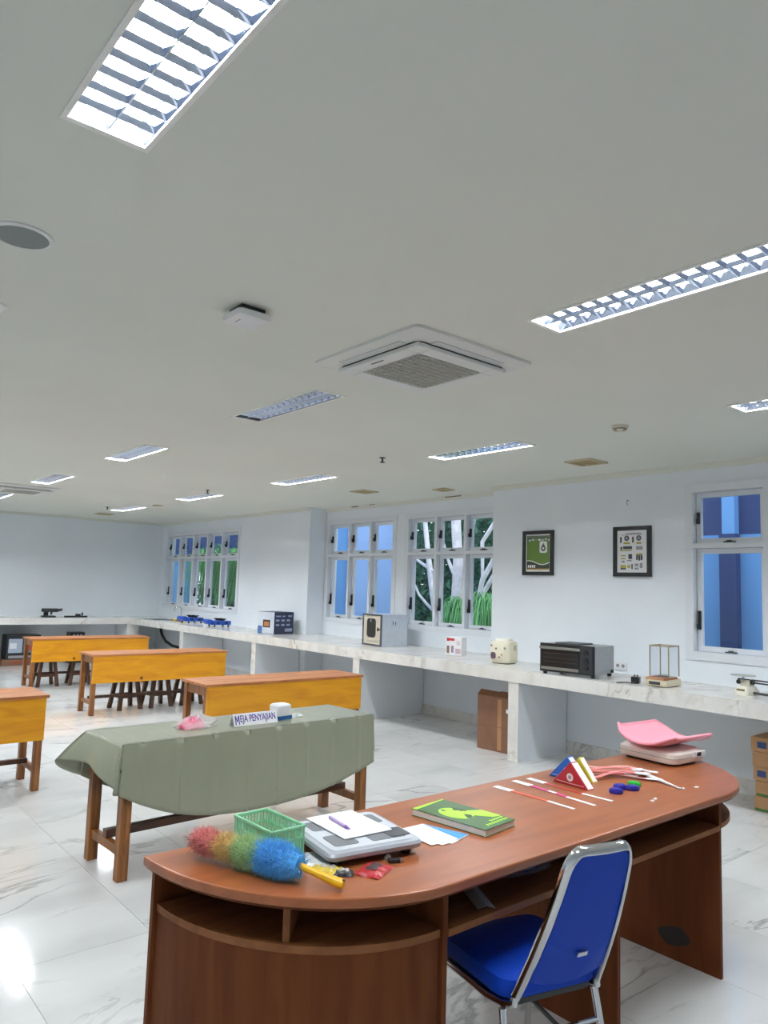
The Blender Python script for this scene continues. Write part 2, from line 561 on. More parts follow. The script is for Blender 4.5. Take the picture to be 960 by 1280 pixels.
# ================================================================== OUTSIDE
M_blue = mat('blue_render', (150, 184, 238), 0.8, var=0.05, scale=1.2)
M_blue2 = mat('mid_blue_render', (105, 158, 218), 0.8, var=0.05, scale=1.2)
M_navy = mat('navy_render', (44, 66, 116), 0.8, var=0.05, scale=1.2)
M_grass = mat('lawn', (60, 100, 50), 0.9, var=0.3, scale=4, bump=0.5, bscale=20)
structure(obj('ground_outside', MB().box(XR + 0.2, 40, -12, 45, -0.3, -0.12), M_grass))
bw = thing('garden_wall', 'pale blue rendered wall seen through the first recessed window', 'wall', (9.2, 11.45, -0.12))
obj('wall_slab', MB().box(8.60, 9.93, 11.3, 11.6, -0.12, 4.2), M_blue, bw, world=True)
obj('return_slab', MB().box(7.05, 8.60, 11.36, 11.6, -0.12, 4.2), M_blue2, bw, world=True)  # set-back face in a darker blue, its shade put into the colour
bf = thing('blue_building', 'blue building with shade-darkened navy eave beyond the five-column window', 'building', (9, 18.1, -0.12))
obj('wall_slab', MB().box(6.9, 8.64, 18.0, 18.3, -0.12, 2.44), M_blue2, bf, world=True)
obj('eave_band', MB().box(6.9, 14.0, 17.7, 18.4, 2.44, 4.4), M_navy, bf, world=True)  # navy carries the shade seen under the soffit
bg4 = thing('blue_wing', 'blue building wing with navy column outside the right window', 'building', (10, 4, -0.12))
obj('wall_slab', MB().box(9.98, 10.3, -1.0, 7.6, -0.12, 2.54), M_blue2, bg4, world=True)
obj('upper_band', MB().box(9.975, 10.3, -1.0, 7.6, 2.54, 5.0), M_navy, bg4, world=True)
obj('column', MB().box(9.84, 9.97, 4.49, 4.715, -0.12, 2.54), M_navy, bg4, world=True)
obj('upper_column', MB().box(9.84, 9.97, 4.50, 4.67, 2.54, 5.0), M_blue2, bg4, world=True)

def leafcloud(mb, c, rad, n, size, droop=0.0):
    for _ in range(n):
        while True:
            d = Vector((random.uniform(-1, 1), random.uniform(-1, 1), random.uniform(-1, 1)))
            if d.length <= 1: break
        p = Vector(c) + Vector((d.x * rad[0], d.y * rad[1], d.z * rad[2]))
        a = Vector((random.gauss(0, 1), random.gauss(0, 1), random.gauss(0, 1) - droop)).normalized()
        b = a.cross(Vector((random.gauss(0, 1), random.gauss(0, 1), random.gauss(0, 1)))).normalized()
        s = size * random.uniform(0.6, 1.3)
        k = len(mb.v)
        mb.v += [tuple(p), tuple(p + a * s * 0.5 + b * s * 0.22), tuple(p + a * s), tuple(p + a * s * 0.5 - b * s * 0.22)]
        mb.f.append((k, k + 1, k + 2, k + 3))
    return mb

def straps(mb, c, n, length, spread, w, rise=0.6):
    c = Vector(c)
    for _ in range(n):
        az = random.uniform(0, 2 * math.pi); L = length * random.uniform(0.6, 1.1); sp = spread * random.uniform(0.4, 1.1)
        dr = Vector((math.cos(az), math.sin(az), 0)); sd = Vector((-dr.y, dr.x, 0))
        base = c + Vector((random.uniform(-.1, .1), random.uniform(-.1, .1), random.uniform(-.1, .1)))
        k = len(mb.v); S = 6
        for i in range(S + 1):
            t = i / S
            p = base + dr * sp * t + Vector((0, 0, rise * L * (t * 1.6 - 1.9 * t * t) - L * 0.5 * t * t))
            ww = w * (1 - t * 0.85)
            mb.v += [tuple(p - sd * ww), tuple(p + sd * ww)]
        for i in range(S):
            mb.f.append((k + 2 * i, k + 2 * i + 1, k + 2 * i + 3, k + 2 * i + 2))
    return mb

M_bark = mat('pale_bark', (226, 222, 228), 0.85, var=0.18, scale=6, bump=0.4, bscale=14)
M_leaf = mat('dark_leaf', (62, 118, 98), 0.6, var=0.45, scale=2.5)
M_leaf2 = mat('fresh_leaf', (112, 182, 112), 0.6, var=0.4, scale=2.5)
def tree(label, base, pts_list, blobs, lm=M_leaf):
    t = thing('garden_tree', label, 'tree', base, group='trees outside the recessed window')
    trunk = MB()
    for pts, r in pts_list: trunk.tube(pts, r, 9)
    obj('trunk', trunk, M_bark, t, smooth=True, world=True)
    fo = MB()
    for c, rad, n in blobs: leafcloud(fo, c, rad, n, 0.16, 0.4)
    obj('foliage', fo, lm, t, world=True, kind='stuff')
    return t
tree('white trunk tree in the left column of the recessed tree-view window', (9.92, 10.1, -0.12),
     [([(9.92, 10.02, -0.12), (9.9, 10.17, 1.1), (9.9, 10.32, 1.62), (9.9, 10.45, 2.2), (9.95, 10.75, 3.6)], [.10, .085, .07, .055, .04]),
      ([(9.9, 10.2, 1.2), (9.9, 10.5, 1.4), (9.9, 10.72, 1.57), (9.9, 10.95, 1.9)], [.03, .03, .025, .02]),
      ([(9.9, 10.16, 1.95), (9.9, 10.5, 2.1), (9.9, 10.8, 2.25), (9.9, 11.0, 2.6)], [.02, .03, .03, .02])],
     [((11.2, 11.9, 3.0), (.9, .8, 1.0), 1300), ((11.6, 12.6, 1.2), (1.2, 1.0, 1.3), 1500), ((10.6, 11.0, 3.4), (.45, .4, .5), 400)])
tree('thick forked white trunk in the middle of the recessed tree-view window', (10.4, 10.2, -0.12),
     [([(10.4, 10.25, -0.12), (10.4, 10.2, 1.25), (10.4, 10.17, 1.64), (10.4, 10.15, 2.26), (10.4, 10.23, 2.98), (10.4, 10.3, 4.0)], [.13, .12, .105, .10, .10, .09]),
      ([(10.4, 10.12, 1.5), (10.4, 9.98, 2.0), (10.4, 9.88, 2.26), (10.45, 9.75, 3.6)], [.07, .07, .06, .05]),
      ([(10.38, 10.1, 1.8), (10.32, 10.25, 2.1), (10.3, 10.35, 2.3), (10.3, 10.5, 2.7)], [.04, .04, .03, .02])],
     [((11.9, 11.0, 3.2), (1.1, .8, 1.0), 1500), ((12.4, 11.4, 1.4), (1.3, 1.0, 1.4), 1500)])
tree('slanting pale branches in the right column of the recessed tree-view window', (10.4, 9.6, -0.12),
     [([(10.4, 9.75, -0.12), (10.4, 9.62, 1.3), (10.4, 9.46, 1.65), (10.4, 9.22, 1.96), (10.5, 8.7, 2.6)], [.06, .055, .045, .045, .03]),
      ([(10.4, 9.62, 1.4), (10.4, 9.5, 1.88), (10.4, 9.23, 2.26), (10.5, 8.8, 2.8)], [.05, .05, .045, .03]),
      ([(10.4, 9.5, 1.9), (10.4, 9.52, 2.6), (10.4, 9.24, 2.93), (10.4, 8.9, 3.3)], [.03, .04, .04, .03])],
     [((12.2, 9.9, 3.2), (.9, .9, .8), 1200), ((13.0, 10.2, 1.2), (1.2, 1.2, 1.4), 1500)])
for lab, c, n, L, sp, w, m_ in (
        ('strap-leaved bush below the forked white trunk', (9.7, 9.35, 1.05), 380, 1.2, 0.75, 0.010, M_leaf2),
        ('low strap-leaved clump behind the left white trunk', (9.55, 10.25, 0.55), 120, 0.8, 0.5, 0.012, M_leaf),
        ('dense strap-leaved bush in the right column of the tree-view window', (9.75, 8.85, 1.1), 380, 1.3, 0.75, 0.010, M_leaf2)):
    b = thing('strap_leaf_bush', lab, 'bush', (c[0], c[1], -0.12), group='strap-leaved bushes outside')
    obj('stem', MB().tube([(c[0], c[1], -0.12), c], 0.05, 8), M_bark, b, world=True)
    obj('leaves', straps(MB(), c, n, L, sp, w, 1.25), m_, b, world=True, kind='stuff')
for lab, c, n in (('bright strap-leaved palm in the middle column of the five-column window', (7.75, 15.6, 2.25), 260),
                  ('strap-leaved palm in the fourth column of the five-column window', (7.95, 14.9, 2.25), 260),
                  ('strap-leaved palm in the rightmost column of the five-column window', (8.0, 14.15, 2.25), 260)):
    b = thing('strap_leaf_palm', lab, 'palm', (c[0], c[1], -0.12), group='palms outside the far window')
    obj('trunk', MB().tube([(c[0], c[1], -0.12), c], 0.06, 8), mat('brown_bark', (70, 60, 50), 0.9), b, world=True)
    obj('leaves', straps(MB(), c, n, 1.7, 0.7, 0.014, 0.35), M_leaf2, b, world=True, kind='stuff')
hd = thing('hedge', 'dark green hedge behind the palms of the five-column window', 'hedge', (9.8, 16.9, -0.12))
obj('branches', MB().tube([(9.6, 17, -.12), (9.6, 17, 2.0)], 0.05, 8), mat('brown_bark', (70, 60, 50)), hd, world=True)
obj('foliage', leafcloud(leafcloud(leafcloud(MB(), (8.85, 17.1, 1.2), (.55, .45, 1.5), 2500, 0.16, .6), (9.5, 17.0, 1.2), (1.1, .5, 1.5), 4500, 0.16, .6), (10.6, 17.0, 1.1), (1.1, .5, 1.3), 2500, .16, .6), M_leaf, hd, world=True, kind='stuff')
hd = thing('hedge', 'dark green hedge far behind the white trunk trees', 'hedge', (13, 13.3, -0.12))
obj('branches', MB().tube([(13, 13.3, -.12), (13, 13.3, 2.0)], 0.05, 8), mat('brown_bark', (70, 60, 50)), hd, world=True)
fo = MB()
for k in range(7): leafcloud(fo, (11.4 + k * .8, 15.2 - k * .9, 1.9), (1.0, .8, 2.6), 2600, 0.26, .4)
obj('foliage', fo, M_leaf, hd, world=True, kind='stuff')

# ================================================================== LABORATORY COUNTER
ct = thing('laboratory_counter', 'L-shaped white marble-tiled counter running under the windows and along the far wall', 'counter', (XC, 8, 0))
mb = MB()
def slab(mb, x0, x1, y0, y1):
    mb.box(x0, x1, y0, y1, CB, CT)
slab(mb, XC, XW, YB + .002, YF); slab(mb, XW, XR, RY0, RY1); slab(mb, XL + .002, XC, YC, YF)
obj('worktop', mb, M_counter, ct, world=True)
def support(x0, x1, y0, y1, face):
    mb = MB()
    if face == 'x': mb.box(x0 + 0.012, x1, y0 + .004, y1 - .004, 0, CB)
    else: mb.box(x0 + .004, x1 - .004, y0 + 0.012, y1, 0, CB)
    s = obj('support_wall', mb, M_wall, ct, world=True)
    mb = MB()
    if face == 'x': mb.box(x0, x0 + 0.012, y0, y1, 0, CB)
    else: mb.box(x0, x1, y0, y0 + 0.012, 0, CB)
    obj('front_tile', mb, M_counter, s, world=True)
for yc in (2.325, 4.905, 10.035, 12.60):
    support(XC + 0.01, XW - .012, yc - 0.065, yc + 0.065, 'x')
support(XC + 0.01, XR - .012, 7.475 - 0.065, 7.475 + 0.065, 'x')
support(XC - 0.06, XC + 0.18, YC + 0.01, YF - .012, 'y')
support(3.27, 3.40, YC + 0.01, YF - .012, 'y')

# ------------------------------------------------------------------ items on the counter
M_navyprint = mat('navy_print', (28, 38, 70), 0.5)
M_paper = mat('paper_white', (238, 238, 240), 0.6)
M_card = mat('cardboard', (132, 94, 72), 0.85, var=0.1, scale=6)
M_card2 = mat('cardboard_edge', (120, 80, 54), 0.9)
M_tape = mat('packing_tape', (176, 128, 88), 0.3)

def quadface(mb, o, u, v, a0, a1, b0, b1, off):
    """rectangle on a face: origin o, unit axes u, v, pushed out by off along u x v"""
    o, u, v = Vector(o), Vector(u), Vector(v)
    n = u.cross(v)
    p = [o + u * a + v * b for a, b in ((a0, b0), (a1, b0), (a1, b1), (a0, b1))]
    return mb.add([q + n * 0.0001 for q in p] + [q + n * off for q in p], [(4, 5, 6, 7), (0, 1, 5, 4), (1, 2, 6, 5), (2, 3, 7, 6), (3, 0, 4, 7)])

# oven carton: nearest vertical edge at local origin, +x to the right (towards the wall), +y away along the counter
t = thing('oven_carton', 'navy printed appliance carton with a white photo side on the counter', 'box', (6.15, 9.95, CT), R(9))
obj('carton', MB().box(0, 0.40, 0, 0.40, 0, 0.345), M_navyprint, t, bevel=0.004)
pf = MB(); quadface(pf, (0, 0.40, 0), (0, -1, 0), (0, 0, 1), 0.005, 0.395, 0.005, 0.34, 0.0015)
obj('printed_side', pf, mat('pale_print', (205, 212, 222), 0.5, var=0.15, scale=6), t)
pf = MB(); quadface(pf, (0, 0.40, 0), (0, -1, 0), (0, 0, 1), 0.13, 0.30, 0.10, 0.22, 0.003)
obj('oven_picture', pf, mat('oven_print', (52, 40, 40), 0.5), t)
pf = MB(); quadface(pf, (0, 0.40, 0), (0, -1, 0), (0, 0, 1), 0.16, 0.27, 0.12, 0.19, 0.004)
obj('oven_picture', pf, mat('oven_glow_print', (190, 120, 70), 0.5), t)
pf = MB(); quadface(pf, (0, 0.40, 0), (0, -1, 0), (0, 0, 1), 0.005, 0.11, 0.005, 0.12, 0.003)
obj('printed_patch', pf, mat('blue_print', (80, 110, 160), 0.5), t)
M_greyprint = mat('grey_print', (140, 152, 178), 0.5)
for (a, b, w, h) in [(0.03, .27, .1, .02), (.16, .27, .06, .02), (.03, .2, .07, .03), (.14, .2, .07, .03), (.25, .2, .07, .03), (.03, .13, .07, .03), (.14, .13, .07, .03), (.25, .13, .07, .03), (.22, .04, .15, .05), (.28, .27, .08, .025)]:
    pf = MB(); quadface(pf, (0, 0, 0), (1, 0, 0), (0, 0, 1), a, a + w, b, b + h, 0.0015)
    obj('printed_block', pf, M_greyprint, t)

# sterilising cabinet
t = thing('steel_cabinet', 'small steel cabinet with beige front and black door window on the counter', 'cabinet', (6.33, 7.55, CT), R(-8))
obj('body', MB().box(0, 0.40, 0, 0.48, 0, 0.42), mat('cabinet_steel', (206, 214, 224), 0.35, 0.3, var=0.06, scale=12), t, bevel=0.004)
fr = MB()
for a0, a1, b0, b1 in plate_cells(0, 0.48, 0, 0.42, [(0.02, 0.46, 0.02, 0.40)]):
    fr.box(-0.02, 0, a0, a1, b0, b1)
obj('front_rim', fr, mat('dark_steel', (96, 98, 104), 0.4, 0.6), t)
dr = obj('door', MB().box(-0.014, -0.001, 0.022, 0.458, 0.06, 0.398), mat('beige_enamel', (205, 196, 178), 0.45), t, bevel=0.003)
def rrect(cx, cy, w, h, r, n=5):
    pts = []
    for sx, sy, a in ((1, 1, 0), (-1, 1, 90), (-1, -1, 180), (1, -1, 270)):
        for k in range(n + 1):
            an = R(a + 90 * k / n)
            pts.append((cx + sx * (w / 2 - r) + r * math.cos(an), cy + sy * (h / 2 - r) + r * math.sin(an)))
    return pts
def yz_plate(poly, x0, x1):
    mb = MB().prism(poly, x0, x1)
    mb.v = [(z, x, y) for x, y, z in mb.v]
    return mb
obj('door_window', yz_plate(rrect(0.25, 0.235, 0.22, 0.25, 0.05), -0.022, -0.0145), M_black, dr)
obj('thermometer_plate', MB().box(-0.026, -0.0225, 0.24, 0.27, 0.31, 0.35), M_steel, dr)
obj('door_handle', MB().cyl((-0.014, 0.05, 0.22), (-0.04, 0.05, 0.22), 0.012, 10).cyl((-0.04, 0.05, 0.20), (-0.04, 0.05, 0.25), 0.008, 8), M_black, dr, smooth=True)
obj('bottom_panel', MB().box(-0.012, -0.001, 0.022, 0.458, 0.022, 0.055), mat('beige_enamel', (205, 196, 178)), t)
obj('side_mark', MB().box(0.165, 0.172, -0.003, 0, .28, .335).box(0.205, .212, -.003, 0, .28, .335).box(.158, .18, -.003, 0, .31, .316).box(.2, .22, -.003, 0, .30, .306), M_dark, t)

# little white box with red logo
t = thing('small_printed_box', 'small white printed box with a red logo on the counter below the tree-view window', 'box', (6.41, 6.30, CT), R(14))
obj('carton', MB().box(0, 0.12, -0.11, 0.11, 0, 0.215), M_paper, t, bevel=0.003)
for nm, a, b, w, h, m_ in (('red_logo', .10, .17, .10, .028, mat('red_print', (196, 40, 48))), ('red_logo', .175, .165, .03, .036, mat('dark_red_print', (110, 30, 40))),
                           ('photo_patch', .17, .02, .035, .09, mat('brown_print', (120, 96, 70))), ('photo_patch', .11, .03, .035, .08, mat('violet_print', (150, 128, 150))),
                           ('photo_patch', .015, .02, .07, .06, mat('pink_print', (200, 170, 182))), ('photo_patch', .02, .12, .05, .05, mat('pale_pink_print', (222, 206, 210)))):
    pf = MB(); quadface(pf, (0, .11, 0), (0, -1, 0), (0, 0, 1), .22 - a - w + 0, .22 - a, b, b + h, .0015 if nm != 'red_logo' else .002)
    obj(nm, pf, m_, t)

# cream rice cooker
t = thing('rice_cooker', 'cream box-shaped rice cooker with floral pattern on the counter', 'cooker', (6.28, 5.40, CT), R(8))
M_cream = mat('cream_enamel', (240, 234, 210), 0.35)
loops = []
for z, w in ((0.008, .225), (.02, .245), (.12, .258), (.2, .252), (.232, .235), (.24, .2)):
    loops.append([(x, y, z) for x, y in rrect(0, 0, w, w, 0.07, 6)])
obj('body', MB().loft(loops), M_cream, t, smooth=True)
obj('lid', MB().loft([[(x, y, z) for x, y in rrect(0, 0, w, w, 0.05, 6)] for z, w in ((.238, .17), (.262, .16), (.268, .12))]), mat('pale_lid', (245, 243, 232), .35), t, smooth=True)
obj('base_ring', MB().loft([[(x, y, z) for x, y in rrect(0, 0, .21, .21, 0.06, 6)] for z in (0, .01)]), M_dark, t)
obj('front_panel', yz_plate(rrect(0.055, 0.085, .06, .07, .02), -.135, -.127), mat('panel_print', (90, 70, 80), .4), t)
for (y, z, c) in ((.02, .16, (150, 110, 140)), (-.05, .1, (190, 150, 120)), (-.09, .17, (130, 140, 110)), (-.02, .07, (170, 140, 160)), (.08, .19, (170, 150, 120))):
    obj('flower_print', yz_plate(rrect(y, z, .022, .022, .01), -.1318, -.1262), mat('flower_%d' % c[0], c, .5), t)
obj('side_label', MB().box(-.01, .04, -.1305, -.127, .14, .2), mat('label_grey', (190, 188, 170)), t)

# toaster oven
t = thing('toaster_oven', 'black and grey toaster oven on the counter under the framed posters', 'oven', (5.95, 4.03, CT), R(8))
obj('body', MB().box(0.012, .42, 0, .56, .03, .29), mat('oven_grey', (165, 168, 170), .4, .5, var=.08, scale=40), t, bevel=.006)
obj('front_frame', MB().box(-.006, .012, -.004, .564, .024, .295), M_black, t, bevel=.005)
dr = obj('glass_door', MB().box(-.014, -.007, .15, .545, .05, .262), mat('oven_glass', (30, 34, 38), .08), t)
obj('door_trim', MB().box(-.02, -.0145, .15, .545, .046, .072), mat('oven_trim', (150, 148, 140), .35, .6), dr)
obj('door_bar', MB().box(-.03, -.0145, .13, .56, .24, .265), mat('oven_trim', (150, 148, 140)), dr, bevel=.004)
for z in (.12, .16, .2):
    obj('rack_bar', MB().box(-.0155, -.0142, .17, .52, z, z + .003), M_dark, dr)
obj('control_panel', MB().box(-.01, -.0065, .01, .14, .04, .28), mat('oven_panel', (48, 50, 54), .3), t)
for z in (.09, .16, .23):
    obj('knob', MB().cyl((-.0105, .075, z), (-.03, .075, z), .022, 16), M_black, t, smooth=True)
obj('top_tray', MB().box(.06, .34, .18, .44, .29, .302), M_dark, t, bevel=.004)
for y in (.03, .53):
    for x in (.04, .38):
        obj('foot', MB().cyl((x, y, 0), (x, y, .03), .02, 12), M_black, t, smooth=True)
obj('rear_knob', MB().cyl((.36, 0, .05), (.36, -.02, .05), .015, 12), M_black, t, smooth=True)

# wall socket
t = thing('wall_socket', 'white double wall socket behind the toaster oven', 'socket', (XW, 4.20, .97))
obj('plate', MB().box(-.010, -.0005, -.07, .07, -.042, .042), M_white, t, bevel=.004)
for y in (-.03, .03):
    obj('socket_well', MB().cyl((-.0105, y, 0), (-.013, y, 0), .018, 16), mat('socket_grey', (150, 152, 154)), t)

# analytical balance with glass draught shield
t = thing('analytical_balance', 'wood-and-cream balance with a clear glass draught case on the counter', 'balance', (6.13, 3.45, CT), R(4))
obj('base', MB().loft([[(x, y, z) for x, y in rrect(0, 0, w, d, .03, 4)] for z, w, d in ((0.006, .31, .20), (.03, .32, .21), (.06, .30, .20))]), mat('cream_plastic', (226, 214, 186), .4), t, smooth=True)
obj('wooden_deck', MB().loft([[(x, y, z) for x, y in rrect(-.02, 0, w, d, .02, 4)] for z, w, d in ((.061, .27, .19), (.078, .24, .17))]), wood('balance_wood', (96, 52, 22), (170, 108, 52), 'y', .35), t)
obj('pan', MB().cyl((.02, 0, .08), (.02, 0, .088), .05, 20), M_steel, t, smooth=True)
obj('display', MB().box(-.163, -.158, -.05, .05, .02, .045), M_dark, t)
M_rail = mat('brass_rail', (170, 156, 122), .35, .5)
for x in (-.07, .13):
    for y in (-.085, .085):
        obj('case_post', MB().box(x - .004, x + .004, y - .004, y + .004, .08, .345), M_rail, t)
for a in ((-.07, .13, -.089, -.081), (-.07, .13, .081, .089), (-.074, -.066, -.085, .085), (.126, .134, -.085, .085)):
    obj('case_rail', MB().box(*a, .340, .350), M_rail, t)
for a in ((-.066, .126, -.086, -.084), (-.066, .126, .084, .086), (-.071, -.069, -.081, .081), (.129, .131, -.081, .081)):
    obj('glass_pane', MB().box(*a, .082, .338), M_clear, t)
for y in (-.06, .06):
    obj('foot', MB().cyl((.12, y, 0), (.12, y, .008), .015, 10).cyl((-.12, y, 0), (-.12, y, .008), .015, 10), M_black, t)
t = thing('power_adapter', 'black power adapter with cord beside the glass-cased balance', 'adapter', (6.04, 3.66, CT), R(20))
obj('body', MB().box(-.04, .04, -.035, .035, 0, .06), M_black, t, bevel=.006)
obj('plug_pin', MB().cyl((0, .01, .06), (0, .01, .078), .006, 8).cyl((0, -.015, .06), (0, -.015, .078), .006, 8), M_dark, t)
obj('cord', MB().tube([(-.04, .0, .012), (-.06, .03, .006), (-.03, .07, .006), (-.08, .11, .006), (-.12, .14, .006)], .005, 6), M_dark, t, smooth=True)

# beam balance at the right edge
t = thing('beam_balance', 'small cream beam balance with dark arms at the right edge of the counter', 'balance', (6.25, 2.78, CT), R(-8))
obj('base', MB().loft([[(x, y, z) for x, y in rrect(0, 0, w, d, .02, 3)] for z, w, d in ((0, .19, .13), (.03, .18, .12), (.07, .14, .09))]), mat('cream_metal', (226, 222, 205), .4), t)
obj('name_plate', MB().box(-.088, -.0845, -.035, .035, .02, .05), mat('plate_brown', (120, 104, 70)), t)
obj('column', MB().box(-.03, .03, -.04, .04, .071, .12), mat('cream_metal', (226, 222, 205)), t)
obj('pivot', MB().cyl((0, -.06, .105), (0, .07, .105), .022, 12).cyl((-.04, .05, .1), (.04, .05, .1), .018, 10), M_black, t, smooth=True)
obj('pan', MB().cyl((0, .03, .15), (0, .03, .156), .095, 28), mat('pan_metal', (205, 205, 196), .3, .6), t, smooth=True)
obj('pan_stem', MB().cyl((0, .03, .12), (0, .03, .15), .01, 8), M_steel, t)
for z, x in ((.125, -.02), (.10, .02)):
    obj('beam', MB().box(x - .006, x + .006, -.62, -.06, z - .006, z + .006), M_dark, t)
obj('lower_arm', MB().box(-.012, .012, -.62, -.06, .012, .03), M_dark, t)
obj('end_stand', MB().box(-.05, .05, -.66, -.60, 0, .15), mat('cream_metal', (226, 222, 205)), t, bevel=.006)

# blue two-burner spirit stoves
M_stove = mat('blue_enamel', (24, 74, 170), .35)
def stove(loc, rz, label):
    t = thing('blue_burner_unit', label, 'burner', loc, rz, 'blue burner units on the counter')
    obj('body', MB().box(-.17, .17, -.15, .15, .035, .105), M_stove, t, bevel=.01)
    obj('fuel_tank', MB().cyl((-.21, -.11, .085), (-.21, .11, .085), .045, 14), M_stove, t, smooth=True)
    for x in (-.13, .13):
        for y in (-.12, .12):
            obj('leg', MB().box(x - .012, x + .012, y - .012, y + .012, 0, .035), M_dark, t)
    for y in (-.08, .08):
        b = obj('burner', MB().cyl((.02, y, .105), (.02, y, .125), .05, 16), M_black, t, smooth=True)
        obj('pot_rest', MB().beam((-.06, y, .135), (.10, y, .135), .012, .02).beam((.02, y - .07, .135), (.02, y + .07, .135), .012, .0199), M_black, b)
    obj('knob', MB().cyl((-.08, -.15, .07), (-.08, -.175, .07), .02, 12).cyl((.08, -.15, .07), (.08, -.175, .07), .02, 12), M_black, t, smooth=True)
    return t
stove((6.30, 13.15, CT), R(4), 'blue burner unit on the counter nearer the tap')
stove((6.28, 12.02, CT), R(-4), 'blue burner unit on the counter farther from the tap')

# sink and tap
t = thing('sink', 'steel sink let into the counter in front of the tap', 'sink', (6.22, 14.35, CT))
rim = MB()
for a0, a1, b0, b1 in plate_cells(-.26, .22, -.30, .30, [(-.22, .18, -.26, .26)]): rim.box(a0, a1, b0, b1, 0.0005, .006)
obj('rim', rim, M_steel, t)
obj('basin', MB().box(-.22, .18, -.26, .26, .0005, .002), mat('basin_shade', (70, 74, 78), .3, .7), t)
t = thing('tap', 'curved chrome swan-neck tap behind the sink', 'tap', (6.52, 14.1, CT), R(-20))
pts = [(0, 0, 0), (0, 0, .2)] + [(-.07 + .07 * math.cos(R(a)), 0, .2 + .075 * math.sin(R(a))) for a in range(20, 181, 20)] + [(-.14, 0, .17)]
obj('spout', MB().tube(pts, .011, 10), M_chrome, t, smooth=True)
obj('base_collar', MB().cyl((0, 0, 0), (0, 0, .05), .022, 14), M_chrome, t, smooth=True)
obj('lever', MB().cyl((0, 0, .06), (0, -.07, .08), .008, 8), M_chrome, t, smooth=True)
t = thing('soap_bottle', 'small clear bottle beside the tap', 'bottle', (6.56, 13.55, CT))
obj('bottle_body', MB().lathe([(.03, 0), (.034, .02), (.034, .11), (.014, .14), (.014, .155)]), mat('pale_bottle', (200, 222, 236), .2), t, smooth=True)
obj('bottle_cap', MB().cyl((0, 0, .156), (0, 0, .18), .016, 12), M_white, t, smooth=True)
sp = thing('yellow_cloth', 'yellow cleaning cloth beside the sink', 'cloth', (6.40, 13.92, CT))
def cl(u, v):
    return (-.09 + .18 * u, -.16 + .32 * v, .018 + .02 * math.sin(u * 7 + v * 3) * math.sin(v * 6 + 1))
obj('cloth_sheet', MB().grid(cl, 10, 12), mat('yellow_cloth', (214, 176, 70), .9, bump=.3, bscale=120), sp, smooth=True, solid=.006)
t = thing('drain_hose', 'black drain hose hanging under the counter below the sink', 'hose', (6.25, 14.3, 0))
obj('hose_pipe', MB().tube([(6.25, 14.42, CB - .001), (6.25, 14.42, .68), (6.26, 14.36, .58), (6.28, 14.22, .47), (6.32, 14.0, .40), (6.4, 13.8, .37), (6.55, 13.6, .36)], .028, 10), M_black, t, smooth=True, world=True)

# black microscope and bar on the far counter
t = thing('bench_instrument', 'bulky black instrument lying on the far counter', 'instrument', (4.40, 15.33, CT))
obj('foot', MB().box(-.19, .05, -.08, .08, 0, .03), M_black, t, bevel=.008)
obj('arm', MB().box(-.16, -.08, -.03, .03, .031, .15), M_black, t, bevel=.01)
obj('head', MB().box(-.20, .10, -.045, .045, .10, .17), mat('microscope_grey', (38, 44, 46), .4), t, bevel=.012)
for y in (-.03, .03):
    obj('eyepiece', MB().cyl((.10, y, .13), (.17, y, .15), .022, 12), M_black, t, smooth=True)
obj('objective', MB().cyl((-.02, 0, .10), (-.02, 0, .045), .02, 12), M_dark, t, smooth=True)
t = thing('clamp_stand_rod', 'flat black metal stand lying beside the bulky instrument', 'stand', (4.82, 15.30, CT))
obj('bar', MB().box(-.20, .24, -.02, .02, .0, .03), M_black, t)
obj('clamp', MB().box(.02, .10, -.04, .04, .031, .065).cyl((.14, 0, .03), (.14, 0, .10), .012, 8).cyl((.14, -.05, .06), (.14, .05, .06), .012, 8), M_black, t)

# boxes under the far counter
t = thing('printed_carton', 'black printed appliance carton under the far counter, set on a brown carton', 'box', (3.88, 15.34, .115))
obj('carton', MB().box(-.30, .30, -.17, .17, 0, .45), mat('soot_print', (34, 36, 42), .5), t, bevel=.004)
for a, b, w, h, c in ((.04, .12, .24, .26, (170, 180, 195)), (.30, .12, .26, .26, (110, 122, 140)), (.34, .16, .12, .12, (180, 70, 60)), (.06, .2, .12, .1, (225, 228, 235)), (.05, .02, .5, .05, (150, 150, 152))):
    pf = MB(); quadface(pf, (-.30, -.17, 0), (1, 0, 0), (0, 0, 1), a, a + w, b, b + h, .0015 if w > .2 else .003)
    obj('printed_patch', pf, mat('box_print_%d' % c[0], c, .5), t)
t = thing('flat_carton', 'flat brown carton lying on the floor under the far counter', 'box', (3.88, 15.34, 0))
obj('carton', MB().box(-.36, .28, -.19, .19, 0, .114), M_card, t, bevel=.004)
obj('lettering_band', MB().box(-.2, .15, -.192, -.1905, .04, .08), mat('red_brown_print', (150, 70, 50)), t)
t = thing('black_carton', 'black carton standing under the far counter behind the back table', 'box', (4.88, 15.35, 0))
obj('carton', MB().box(-.14, .14, -.12, .12, 0, .60), M_black, t, bevel=.004)
for k in range(3):
    obj('printed_mark', MB().box(-.09 + k * .07, -.05 + k * .07, -.122, -.1205, .53, .56), M_greyprint, t)

